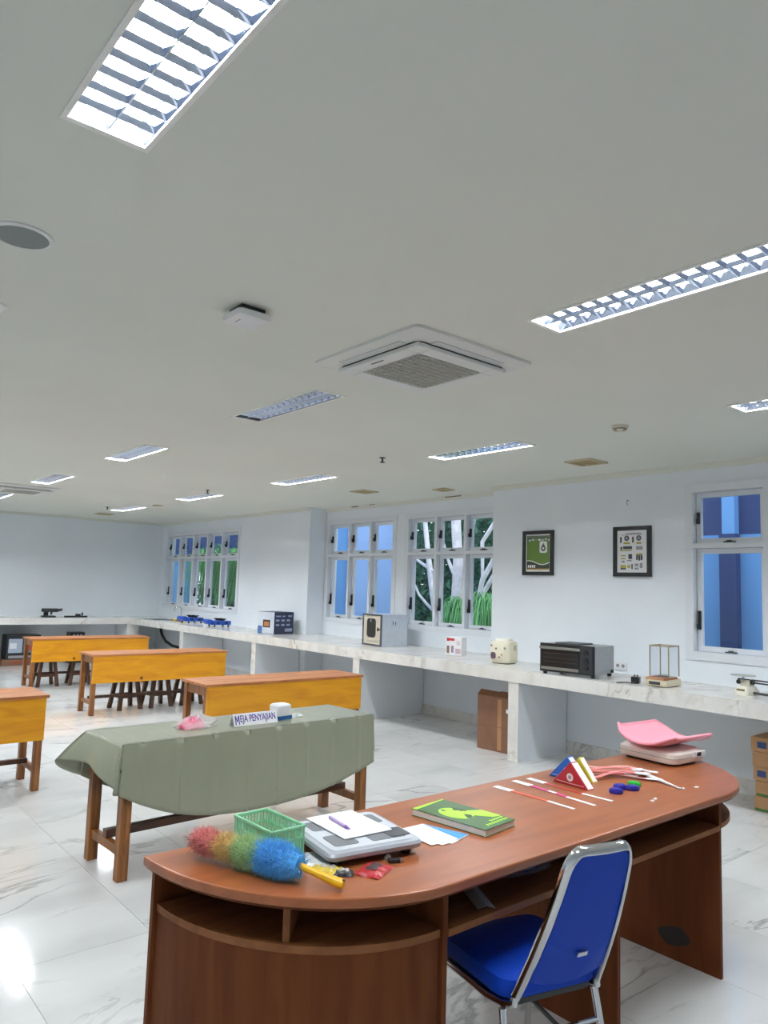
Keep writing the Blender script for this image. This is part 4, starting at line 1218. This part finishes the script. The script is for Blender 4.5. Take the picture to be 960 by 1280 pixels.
# things on the desk shelf
t = thing('paper_strip', 'folded white paper strip lying on the desk shelf behind the chair', 'paper', (1.92, 1.76, SH + .0005), R(62))
obj('sheet', MB().add([(-.11, -.03, .001), (.11, -.03, .001), (.11, .03, .001), (-.11, .03, .001), (-.11, .0, .01), (.11, 0, .01)], [(0, 1, 5, 4), (4, 5, 2, 3)]), mat('dull_paper', (190, 186, 182), .6), t, solid=.001)
t = thing('plastic_pouch', 'clear pouch with blue things on the desk shelf beside the chair back', 'pouch', (2.26, 1.84, SH + .0005), R(10))
lumps('blue_contents', (0, 0, 0), (.08, .05, .03), mat('dark_blue', (36, 52, 120), .5), t, 12)
lumps('film', (0, 0, 0), (.13, .08, .045), film('pouch_film', (190, 195, 210), .25), t, 13)

# ------------------------------------------------------------------ blue chair
ch = thing('banquet_chair', 'blue upholstered chair with chrome frame drawn up to the desk', 'chair', (2.065, 1.69, 0), R(-15))
M_vinyl = mat('blue_vinyl', (2, 58, 170), .6, var=.05, scale=10, bump=.03, bscale=90, spec=.2)
def rtrap(w0, w1, y0, y1, r, n=5):
    c = [(w1 / 2, y1), (-w1 / 2, y1), (-w0 / 2, y0), (w0 / 2, y0)]
    out = []
    for i in range(4):
        p = Vector(c[i]); a = (Vector(c[i - 1]) - p).normalized(); b = (Vector(c[(i + 1) % 4]) - p).normalized()
        for k in range(n + 1):
            s = k / n
            out.append(tuple(p + a * r * (1 - s) ** 2 + b * r * s ** 2))
    return out
obj('seat', MB().loft([[(x, y, z) for x, y in rtrap(.37 + d, .42 + d, -.19 - d / 2, .20 + d / 2, .07)] for z, d in ((.425, -.03), (.432, 0), (.462, .01), (.482, -.005), (.490, -.05), (.494, -.14))]), M_vinyl, ch, smooth=True)
obj('seat_base', MB().prism(rtrap(.35, .40, -.18, .19, .06), .408, .4245), M_black, ch)
def backpt(s, h, off=0):     # s across (-1..1), h 0..1 up the back
    z = .455 + .475 * h
    y = -.205 - .20 * h - .015 * math.sin(math.pi * h)
    w = (.156 - .046 * h)
    yy = y + .012 * (1 - s * s) * -1
    n = Vector((0, -.93, .36)) * off
    return Vector((s * w, yy, z)) + n
nb = 12
def bk_loop(off, k=1.0, top=.985, lowc=.0):
    pts = []
    lo = lambda s: .035 + .06 * s * s
    for i in range(nb + 1):
        s = -1 + 2 * i / nb; pts.append(backpt(s * .93 * k, lo(s) , off))
    for i in range(1, 9): pts.append(backpt(.93 * k, .095 + (.86 - .095) * i / 8, off))
    for i in range(1, 6):
        a = R(90 * i / 5); pts.append(backpt((.93 - .28 * (1 - math.cos(a))) * k, .86 + .10 * math.sin(a), off))
    for i in range(1, 6): pts.append(backpt((.65 - 1.3 * i / 6) * k, .96, off))
    for i in range(0, 6):
        a = R(90 * (1 - i / 5)); pts.append(backpt(-(.93 - .28 * (1 - math.cos(a))) * k, .86 + .10 * math.sin(a), off))
    for i in range(1, 8): pts.append(backpt(-.93 * k, .86 - (.86 - .095) * i / 8, off))
    return [tuple(p) for p in pts]
obj('backrest', MB().loft([bk_loop(-.028, .9), bk_loop(-.018, .98), bk_loop(.010, 1.0), bk_loop(.016, .96)]), M_vinyl, ch, smooth=True)
fp = []
for h in (-.02, .1, .3, .5, .7, .85): fp.append(backpt(-1, h))
for i in range(1, 6):
    a = R(90 * i / 6); fp.append(backpt(-(1 - .3 * (1 - math.cos(a))), .86 + .14 * math.sin(a)))
for s in (-.68, -.4, 0, .4, .68): fp.append(backpt(s, 1.0))
for i in range(1, 6):
    a = R(90 * (1 - i / 6)); fp.append(backpt((1 - .3 * (1 - math.cos(a))), .86 + .14 * math.sin(a)))
for h in (.85, .7, .5, .3, .1, -.02): fp.append(backpt(1, h))
obj('back_frame', MB().tube(fp, .010, 10, r2=.017), M_chrome, ch, smooth=True)
for s in (-1, 1):
    hook = [backpt(s, -.02), (s * .160, -.20, .425), (s * .172, -.16, .412), (s * .19, -.10, .410), (s * .20, .05, .410), (s * .207, .16, .408), (s * .209, .20, .395), (s * .21, .215, .36), (s * .215, .235, .2), (s * .22, .25, .012)]
    obj('side_tube', MB().tube(hook, .012, 10), M_chrome, ch, smooth=True)
    obj('leg', MB().tube([(s * .178, -.165, .40), (s * .186, -.20, .25), (s * .195, -.255, .012)], .0125, 10), M_chrome, ch, smooth=True)
    obj('foot_cap', MB().cyl((s * .195, -.256, 0), (s * .195, -.255, .02), .016, 10).cyl((s * .22, .25, 0), (s * .22, .25, .02), .016, 10), M_black, ch, smooth=True)
    obj('side_stretcher', MB().tube([(s * .189, -.215, .18), (s * .20, 0, .16), (s * .217, .24, .165)], .008, 8), M_dark, ch, smooth=True)
obj('cross_tube', MB().tube([(-.183, -.185, .31), (0, -.187, .31), (.183, -.185, .31)], .008, 8), M_chrome, ch, smooth=True)
pl = [tuple(backpt(x, z, .0185)) for x, z in ((.02, .235), (.28, .235), (.28, .265), (.02, .265))]
obj('maker_plate', MB().add(pl, [(0, 1, 2, 3)]), mat('plate_silver', (215, 218, 222), .3, .5), ch, solid=.003)

# ================================================================== THINGS ON THE DESK
TOP = DZ + .0005
# feather duster
t = thing('feather_duster', 'rainbow feather duster with a yellow handle lying on the left end of the desk', 'duster', (1.28, 1.90, TOP))
P0, P1, P2 = Vector((1.128, 2.23, .856)), Vector((1.283, 1.872, .847)), Vector((1.35, 1.745, .8185))
hd_ = [P1.lerp(P0, .12), P1, P1.lerp(P2, .25), P1.lerp(P2, .5), P1.lerp(P2, .92), P2]
obj('handle', MB().tube(hd_, [.009, .011, .010, .011, .015, .012], 14), mat('yellow_plastic', (232, 176, 16), .35), t, smooth=True, world=True)
obj('hanging_hole', MB().cyl(P2 + Vector((0, 0, .012)), P2 + Vector((0, 0, .0148)), .005, 8), M_dark, t, world=True)
axis = (P1 - P0).normalized()
sx_ = axis.cross(Vector((0, 0, 1))).normalized(); sz_ = sx_.cross(axis)
def fluff(name, a, b, rgb, r0, n):
    mb = MB()
    for _ in range(n):
        u = random.random(); p = P0.lerp(P1, a + (b - a) * u); th = random.uniform(0, 2 * math.pi)
        rr = r0 * (.55 + .45 * math.sin(math.pi * min(1, max(.12, u * .9 + .1))))
        dr = sx_ * math.cos(th) + sz_ * math.sin(th)
        ln = rr * random.uniform(.6, 1.12)
        tip = p + dr * ln + axis * random.gauss(.0, .014)
        if tip.z < DZ + .003: tip.z = DZ + .003 + random.random() * .004
        mid = p.lerp(tip, .55) + Vector((random.gauss(0, .004), random.gauss(0, .004), random.gauss(0, .003)))
        sd = dr.cross(axis + Vector((random.gauss(0, .6), random.gauss(0, .6), random.gauss(0, .6)))).normalized() * .0011
        k = len(mb.v)
        mb.v += [tuple(p), tuple(mid - sd), tuple(mid + sd), tuple(tip)]
        mb.f += [(k, k + 1, k + 2), (k + 1, k + 3, k + 2)]
    # soft core
    N = 14
    prof = [(a + (b - a) * i / 8, r0 * .62 * (.6 + .4 * math.sin(math.pi * (.1 + .8 * i / 8)))) for i in range(9)]
    mb.tube([P0.lerp(P1, q_) for q_, _ in prof], [r for _, r in prof], 12)
    return obj(name, mb, mat('fluff_%s' % name, rgb, .95, var=.2, scale=60, sheen=.3), t, world=True)
fluff('white_tip', -.03, .03, (214, 196, 190), .035, 800)
fluff('pink_fluff', .0, .27, (222, 140, 136), .048, 4500)
fluff('yellow_fluff', .22, .44, (222, 190, 122), .050, 4000)
fluff('green_fluff', .40, .68, (172, 202, 142), .057, 5200)
fluff('blue_fluff', .62, 1.0, (92, 182, 240), .064, 8000)

# green basket
t = thing('green_basket', 'small pale green slatted plastic basket behind the feather duster', 'basket', (1.347, 2.153, TOP), R(2))
M_bask = mat('mint_plastic', (140, 204, 160), .4)
bw_, bd_, bh_ = .067, .114, .098
obj('base', MB().box(-bw_ + .006, bw_ - .006, -bd_ + .006, bd_ - .006, 0, .004), M_bask, t)
rm = MB()
for a0, a1, b0, b1 in plate_cells(-bw_, bw_, -bd_, bd_, [(-bw_ + .008, bw_ - .008, -bd_ + .008, bd_ - .008)]): rm.box(a0, a1, b0, b1, bh_ - .010, bh_)
obj('rim', rm, M_bask, t, bevel=.002)
for s in (-1, 1):
    x = s * (bw_ - .005)
    sl = MB().box(x - .002, x + .002, -bd_ + .003, bd_ - .003, 0, .012).box(x - .002, x + .002, -bd_ + .003, bd_ - .003, .056, .062)
    for k in range(17):
        y = -bd_ + .006 + k * (2 * bd_ - .012) / 16
        sl.box(x - .0018, x + .0018, y - .0028, y + .0028, .012, bh_ - .010)
    obj('slatted_side', sl, M_bask, t, kind='stuff')
    y = s * (bd_ - .005)
    sl = MB().box(-bw_ + .003, bw_ - .003, y - .0019, y + .0019, 0, .0118).box(-bw_ + .003, bw_ - .003, y - .0019, y + .0019, .0562, .0618)
    for k in range(11):
        x = -bw_ + .006 + k * (2 * bw_ - .012) / 10
        sl.box(x - .0026, x + .0026, y - .0017, y + .0017, .0118, bh_ - .010)
    obj('slatted_side', sl, M_bask, t, kind='stuff')
t = thing('teal_packet', 'small teal packet lying inside the green basket', 'packet', (1.352, 2.13, TOP + .0045), R(20))
lumps('wrapper', (0, 0, 0), (.035, .05, .03), mat('teal_wrap', (30, 120, 150), .4), t, 21)

# digital weighing scale with paper and pen on it
BS = (1.605, 2.035)
t = thing('body_scale', 'silver grey digital weighing scale with dark pads on the desk', 'scale', (BS[0], BS[1], TOP), R(-9))
bsr = lambda w, d, z: [(x, y, z) for x, y in rrect(0, 0, w, d, .025, 4)]
obj('body', MB().loft([bsr(.325, .325, .018), bsr(.345, .345, .024), bsr(.35, .35, .036), bsr(.34, .34, .045), bsr(.30, .30, .047)]), mat('silver_plastic', (176, 180, 188), .35, .2), t, smooth=True)
obj('platform', MB().loft([bsr(.31, .31, .0472), bsr(.306, .306, .050)]), mat('pale_silver', (200, 204, 210), .35), t)
for x, y, w, d in ((-.085, -.075, .09, .10), (.07, -.09, .13, .08), (-.09, .08, .08, .09), (.1, .075, .08, .09)):
    obj('pad', MB().prism(rrect(x, y, w, d, .012, 3), .0503, .0515), mat('pad_grey', (118, 120, 124), .5), t)
obj('display', MB().prism(rrect(.115, -.085, .075, .08, .006, 3), .0516, .053), mat('display_dark', (78, 80, 84), .3), t)
for x in (-.13, .13):
    for y in (-.13, .13): obj('foot', MB().cyl((x, y, 0), (x, y, .0185), .018, 12), M_black, t)
t = thing('paper_sheet', 'white sheet of paper lying on the silver scale', 'paper', (1.62, 2.08, TOP + .0535), R(-4))
obj('sheet', MB().box(-.095, .095, -.125, .125, 0, .0025), M_paper, t)
t = thing('purple_pen', 'purple and white pen lying on the paper sheet', 'pen', (1.588, 2.09, TOP + .0565), R(-98))
obj('barrel', MB().cyl((-.07, 0, .0055), (.045, 0, .0055), .005, 10), mat('lilac_plastic', (196, 170, 220), .3), t, smooth=True)
obj('grip', MB().cyl((.045, 0, .0055), (.075, 0, .0055), .0054, 10, .002), mat('violet_plastic', (140, 90, 180), .4), t, smooth=True)
obj('clip', MB().box(-.065, -.03, -.0015, .0015, .0108, .0125), M_white, t)
t = thing('note_paper', 'white folded paper sticking out from under the scale', 'paper', (1.43, 2.00, TOP), R(-12))
obj('sheet', MB().box(-.05, .05, -.06, .06, 0, .002), M_paper, t)
# sweets
def packet(name, label, loc, rz, w, d, m1, m2, hh=.014):
    t = thing(name, label, 'packet', loc, rz)
    def fn(a, b):
        x, y = (a - .5) * w, (b - .5) * d
        return (x, y, .001 + hh * (math.sin(math.pi * a) * math.sin(math.pi * b)) ** .6 + .002 * math.sin(a * 21 + b * 9))
    obj('wrapper', MB().grid(fn, 14, 12), m1, t, solid=.001)
    obj('printed_patch', MB().grid(lambda a, b: (lambda p: (p[0], p[1], p[2] + .0015))(fn(.25 + .5 * a, .3 + .4 * b)), 8, 6), m2, t, solid=.0005)
    return t
packet('snack_packet', 'yellow and silver snack packet in front of the scale', (1.405, 1.90, TOP), R(-55), .10, .06, mat('yellow_wrap', (206, 180, 60), .35), mat('silver_wrap', (190, 188, 180), .3, .4))
packet('snack_packet', 'black and silver foil packet overlapping the yellow one', (1.428, 1.848, TOP), R(-40), .06, .045, mat('black_wrap', (40, 38, 40), .35), mat('silver_wrap', (190, 188, 180)))
packet('snack_packet', 'red and black snack packet under the front edge of the scale', (1.52, 1.815, TOP), R(25), .115, .085, mat('red_wrap', (168, 34, 40), .35), mat('dark_wrap', (60, 40, 42), .35))
t = thing('black_clip', 'small black clip right of the red packet', 'clip', (1.622, 1.832, TOP), R(-30))
obj('body', MB().box(-.024, .014, -.010, .010, 0, .012), M_black, t, bevel=.002)
obj('cap', MB().box(.0145, .024, -.008, .008, .001, .010), M_steel, t)
t = thing('paper_scrap', 'tiny white crumpled scrap beside the black clip', 'paper', (1.625, 1.872, TOP), 0)
lumps('crumple', (0, 0, 0), (.012, .009, .010), M_paper, t, 31, 10, 6)

# fan of cards
for k, (x, y, rz, lab, blue) in enumerate(((1.885, 1.965, 28, 'white lined card on top of the fan beside the book', 0), (1.905, 1.955, 36, 'blue and white card in the middle of the fan', 1), (1.925, 1.955, 47, 'blue-edged card at the bottom of the fan beside the book', 1))):
    t = thing('printed_card', lab, 'card', (x, y, TOP + .0012 * (2 - k)), R(rz + 60), 'fan of cards on the desk')
    obj('card_sheet', MB().box(-.095, .095, -.062, .062, 0, .001), M_paper, t)
    if blue: obj('blue_print', MB().box(-.092, .092, -.061, -.022, .00103, .00115), mat('sky_print', (60, 150, 220), .5), t)
    else:
        for q_ in range(3): obj('text_line', MB().box(-.08, -.072 + .012 * q_, -.05, .045, .00103, .00112) if 0 else MB().box(-.085 + .018 * q_, -.081 + .018 * q_, -.05, .04, .00103, .00112), mat('faint_print', (186, 196, 220), .5), t)

# green book
t = thing('green_book', 'thick dark green book with lime cover print on the desk', 'book', (2.112, 2.008, TOP), R(-82.5))
BL, BWd = .172, .095
obj('back_cover', MB().box(-BL, BL, -BWd, BWd, 0, .0015), mat('book_green', (44, 92, 30), .35), t)
obj('pages', MB().box(-BL + .002, BL - .003, -BWd + .002, BWd - .003, .0016, .0235), mat('page_edges', (214, 212, 204), .8, var=.05, scale=80), t)
obj('front_cover', MB().box(-BL, BL, -BWd, BWd, .0236, .0252), mat('book_green', (44, 92, 30)), t)
M_lime = mat('lime_print', (170, 226, 16), .35)
def bk(poly, nm, m_, z=.02525): obj(nm, MB().prism(poly, z, z + .0005), m_, t)
bk([(-.02 + .075 * math.cos(R(a)), -.015 + .055 * math.sin(R(a))) for a in range(0, 360, 15)], 'cover_print', M_lime)
bk([(-.03, .02), (.05, .02), (.10, .055), (.11, .094), (.02, .094)], 'cover_print', M_lime, .02530)
bk([(-.171, -.094), (-.150, -.094), (-.165, .094), (-.171, .094)], 'cover_print', M_lime)
for q_, (x, y, s) in enumerate(((-.05, .025, .022), (-.03, .032, .018), (.03, -.005, .02), (.045, -.02, .014), (-.075, -.025, .010))):
    bk([(x + s * (1 + .4 * math.sin(3 * R(a))) * math.cos(R(a)), y + .6 * s * (1 + .3 * math.cos(4 * R(a))) * math.sin(R(a))) for a in range(0, 360, 20)], 'leaf_print', mat('book_deep_green', (30, 64, 26), .4), .0259)
for q_ in range(8): bk([(.135, .085 - q_ * .017), (.148, .085 - q_ * .017), (.148, .074 - q_ * .017), (.135, .074 - q_ * .017)], 'cover_letter', M_lime)
for q_ in range(5): bk([(.113, .085 - q_ * .017), (.126, .085 - q_ * .017), (.126, .074 - q_ * .017), (.113, .074 - q_ * .017)], 'cover_letter', M_lime)

# three measuring tapes side by side
def arm_tape(label, p, q_, rgb, mid=None):
    p, q_ = Vector((*p, TOP)), Vector((*q_, TOP)); L = (q_ - p).length; rz = math.atan2(q_.y - p.y, q_.x - p.x)
    t = thing('measuring_tape', label, 'tape', tuple((p + q_) / 2), rz, 'measuring tapes laid side by side')
    def wav(a, x0, x1, w, z): return lambda u, v: (x0 + (x1 - x0) * u, (v - .5) * w + .006 * math.sin((x0 + (x1 - x0) * u) * 9 + a), z + .0012)
    ph = random.uniform(0, 5)
    h = L / 2
    obj('strip', MB().grid(wav(ph, -h * .55, h * .35, .019, 0), 16, 1), mat('strip_%d' % rgb[1], rgb, .4), t, solid=.0012)
    if mid: obj('strip_mark', MB().grid(wav(ph, -h * .1, h * .08, .0195, .0012), 5, 1), M_white, t, solid=.0008)
    obj('white_head', MB().grid(wav(ph, -h, -h * .55, .036, .0002), 8, 1), M_white, t, solid=.0015)
    obj('head_window', MB().grid(wav(ph, -h * .85, -h * .7, .018, .0018), 4, 1), mat('pale_grey', (205, 208, 212), .4), t, solid=.0005)
    obj('white_tail', MB().grid(wav(ph, h * .35, h, .018, .0001), 10, 1), M_white, t, solid=.0012)
arm_tape('orange-red measuring tape with white ends, nearest the green book', (2.596, 2.268), (2.596, 1.853), (214, 84, 58))
arm_tape('magenta measuring tape with white ends, middle of the three', (2.735, 2.286), (2.723, 1.834), (206, 52, 130), True)
arm_tape('dark red measuring tape with white ends, nearest the triangular boxes', (2.825, 2.275), (2.838, 1.83), (186, 60, 60))

# triangular counselling boxes
def tri(label, x, y0, y1, h, th, rgb, rz=0, emblem=True):
    t = thing('triangular_box', label, 'box', (x, (y0 + y1) / 2, TOP), rz, 'triangular boxes on the desk')
    w = (y1 - y0) / 2
    mb = MB().add([(0, -w, 0), (0, w, 0), (0, 0, h), (th, -w, 0), (th, w, 0), (th, 0, h)], [(0, 2, 1), (3, 4, 5), (0, 1, 4, 3), (1, 2, 5, 4), (2, 0, 3, 5)])
    obj('carton', mb, mat('tri_%d_%d' % (rgb[0], rgb[2]), rgb, .35), t, bevel=.002)
    ed = MB()
    for s in (-1, 1):
        n = Vector((0, s * h, w)).normalized() * .0012
        a, b = Vector((th * .12, s * w * .97, h * .03)), Vector((th * .12, s * w * .05, h * .95))
        c, d = b + Vector((th * .76, 0, 0)), a + Vector((th * .76, 0, 0))
        ed.add([p_ + n for p_ in (a, b, c, d)], [(0, 1, 2, 3)])
    obj('white_edge', ed, M_white, t, solid=.001)
    if emblem:
        obj('emblem', yz_plate([(.018 * math.cos(R(a)), h * .36 + .018 * math.sin(R(a))) for a in range(0, 360, 20)], -.0012, -.0002), M_white, t)
        obj('emblem_dot', yz_plate([(.009 * math.cos(R(a)), h * .36 + .009 * math.sin(R(a))) for a in range(0, 360, 30)], -.0018, -.0012), mat('emblem_tint', (180, 150, 150), .5), t)
        obj('border_line', yz_plate([(-w * .78, h * .10), (w * .78, h * .10), (w * .78, h * .115), (-w * .78, h * .115)], -.0010, -.0002), M_white, t)
    return t
tri('red triangular box with a round white emblem', 2.893, 1.988, 2.185, .104, .05, (176, 34, 48), R(-2))
tri('blue triangular box with a white emblem behind the red one', 2.972, 2.062, 2.262, .104, .045, (24, 92, 176), R(3))
tri('white and yellow triangular box behind the blue one', 3.035, 2.055, 2.225, .098, .035, (226, 206, 60), R(-4), False)

# heap of pink tapes
rnd = random.Random(5)
descr = ['lowest pink tape of the heap, nearest the desk back', 'pale pink tape along the front of the heap', 'coral pink tape crossing the heap', 'short pink tape at the right of the heap', 'white-ended tape sticking out left of the heap', 'long salmon tape on top of the heap', 'pink tape on the heap pointing at the pink scale', 'faded pink tape on the heap behind the blue caps']
for k in range(8):
    x0, y0 = 3.24 + rnd.uniform(-.06, .10), 2.08 + rnd.uniform(-.07, .06)
    t = thing('pink_tape', descr[k], 'tape', (x0, y0, TOP + .0035 * k), R(rnd.uniform(-62, -18)), 'heap of pink tapes')
    L = rnd.uniform(.13, .17); ph = rnd.uniform(0, 6); cz = rnd.uniform(.004, .012)
    wv = lambda a0, a1, w, dz: (lambda u, v: (a0 + (a1 - a0) * u, (v - .5) * w + .012 * math.sin((a0 + (a1 - a0) * u) * 16 + ph), dz + .001 + cz * (.5 + .5 * math.sin((a0 + (a1 - a0) * u) * 24 + ph))))
    c = rnd.choice([(236, 150, 140), (240, 170, 165), (226, 130, 128)])
    obj('strip', MB().grid(wv(-L, L * .6, .024, 0), 18, 1), mat('pinkstrip_%d' % c[1], c, .45), t, solid=.0012)
    obj('white_head', MB().grid(wv(L * .6, L, .036, .0002), 8, 1), M_white, t, solid=.0014)
t = thing('skinfold_caliper', 'white pointed caliper lying at the right of the pink tape heap', 'caliper', (3.33, 1.90, TOP + .001), R(-112))
obj('upper_arm', MB().box(-.13, .02, -.016, .012, .004, .012), M_white, t, bevel=.003)
obj('jaw', MB().add([(.02, -.012, .004), (.15, -.003, .002), (.15, .001, .002), (.02, .006, .004), (.02, -.012, .011), (.15, -.003, .006), (.15, .001, .006), (.02, .006, .011)], [(0, 3, 2, 1), (4, 5, 6, 7), (0, 1, 5, 4), (1, 2, 6, 5), (2, 3, 7, 6), (3, 0, 4, 7)]), M_white, t)
obj('tip', MB().box(.148, .156, -.004, .008, .0, .008), mat('pale_grey', (205, 208, 212)), t)
# tape reels / caps
for x, y, c, lab in ((2.965, 1.895, (38, 36, 150), 'blue oval cap left of the other two blue caps'), (3.045, 1.925, (42, 40, 156), 'blue oval cap between two other blue caps'), (3.075, 1.880, (36, 34, 146), 'blue oval cap next to the green cap'), (3.145, 1.915, (40, 180, 60), 'bright green oval cap beside the blue caps')):
    t = thing('oval_cap', lab, 'cap', (x, y, TOP), R(rnd.uniform(-70, -30)), 'oval plastic caps on the desk')
    ov = lambda k, z: [(.030 * k * math.cos(R(a)), .020 * k * math.sin(R(a)), z) for a in range(0, 360, 18)]
    obj('cap_body', MB().loft([ov(.94, 0), ov(1, .004), ov(1, .014), ov(.9, .019)]), mat('cap_%d' % c[1], c, .4), t, smooth=True)
    obj('cap_rim', MB().loft([ov(.7, .0191), ov(.66, .0215)]), mat('cap_%d' % c[1], c), t, smooth=True)
for x, y, lab in ((2.99, 1.735, 'white crumb nearest the front edge of the desk'), (3.03, 1.745, 'larger white crumb near the front edge of the desk'), (3.30, 1.765, 'tiny white crumb before the caliper tip'), (3.38, 1.74, 'tiny white crumb right of the caliper tip')):
    t = thing('paper_crumb', lab, 'crumb', (x, y, TOP), rnd.uniform(0, 3), 'white crumbs on the desk')
    lumps('crumb', (0, 0, 0), (.012, .007, .004), M_paper, t, int(x * 100), 8, 5)

# baby scale with pink tray
BR = R(-4)
t = thing('baby_scale', 'white digital baby scale with a pink curved tray on the right end of the desk', 'scale', (3.80, 2.155, TOP), BR)
bb = lambda w, d, z, r=.05: [(x, y, z) for x, y in rrect(0, 0, w, d, r, 6)]
obj('base', MB().loft([bb(.27, .32, .010), bb(.29, .345, .014), bb(.30, .355, .036), bb(.295, .35, .060), bb(.26, .31, .074)]), mat('ivory_plastic', (232, 224, 216), .4), t, smooth=True)
obj('seam', MB().loft([bb(.3025, .3575, .0385), bb(.3025, .3575, .0405)]), mat('seam_grey', (150, 144, 140)), t)
obj('under_base', MB().loft([bb(.25, .30, 0), bb(.25, .30, .0098)]), M_black, t)
obj('display_panel', MB().box(.02, .13, -.1825, -.172, .036, .066), M_white, t, bevel=.003)
obj('display', MB().box(.05, .085, -.1845, -.1827, .042, .060), M_black, t)
M_pink = mat('pink_plastic', (246, 160, 176), .35)
def tray(u, v):
    x = -.185 + .44 * u; s = -1 + 2 * v
    z = .083 + (.072 if s > 0 else .055) * abs(s) ** 2.2 + .014 * max(0, 1 - u * 4) ** 2
    rx = .05 * abs(s) ** 6 * (1 if u > .5 else -1) * abs(2 * u - 1) ** 4
    return (x - rx, .170 * s, z)
tr_ = obj('tray', MB().grid(tray, 28, 12), M_pink, t, smooth=True, solid=.010, bevel=0)
lipb = []
for k in range(25): lipb.append(tray(k / 24, 0))
for k in range(1, 9): lipb.append(tray(1, k / 8))
for k in range(23, -1, -1): lipb.append(tray(k / 24, 1))
for k in range(7, 0, -1): lipb.append(tray(0, k / 8))
obj('tray_lip', MB().tube(lipb, .009, 8, closed=True), M_pink, tr_, smooth=True)
obj('tray_post', MB().box(-.06, .06, -.08, .08, .0745, .0765), mat('ivory_plastic', (232, 224, 216)), t)
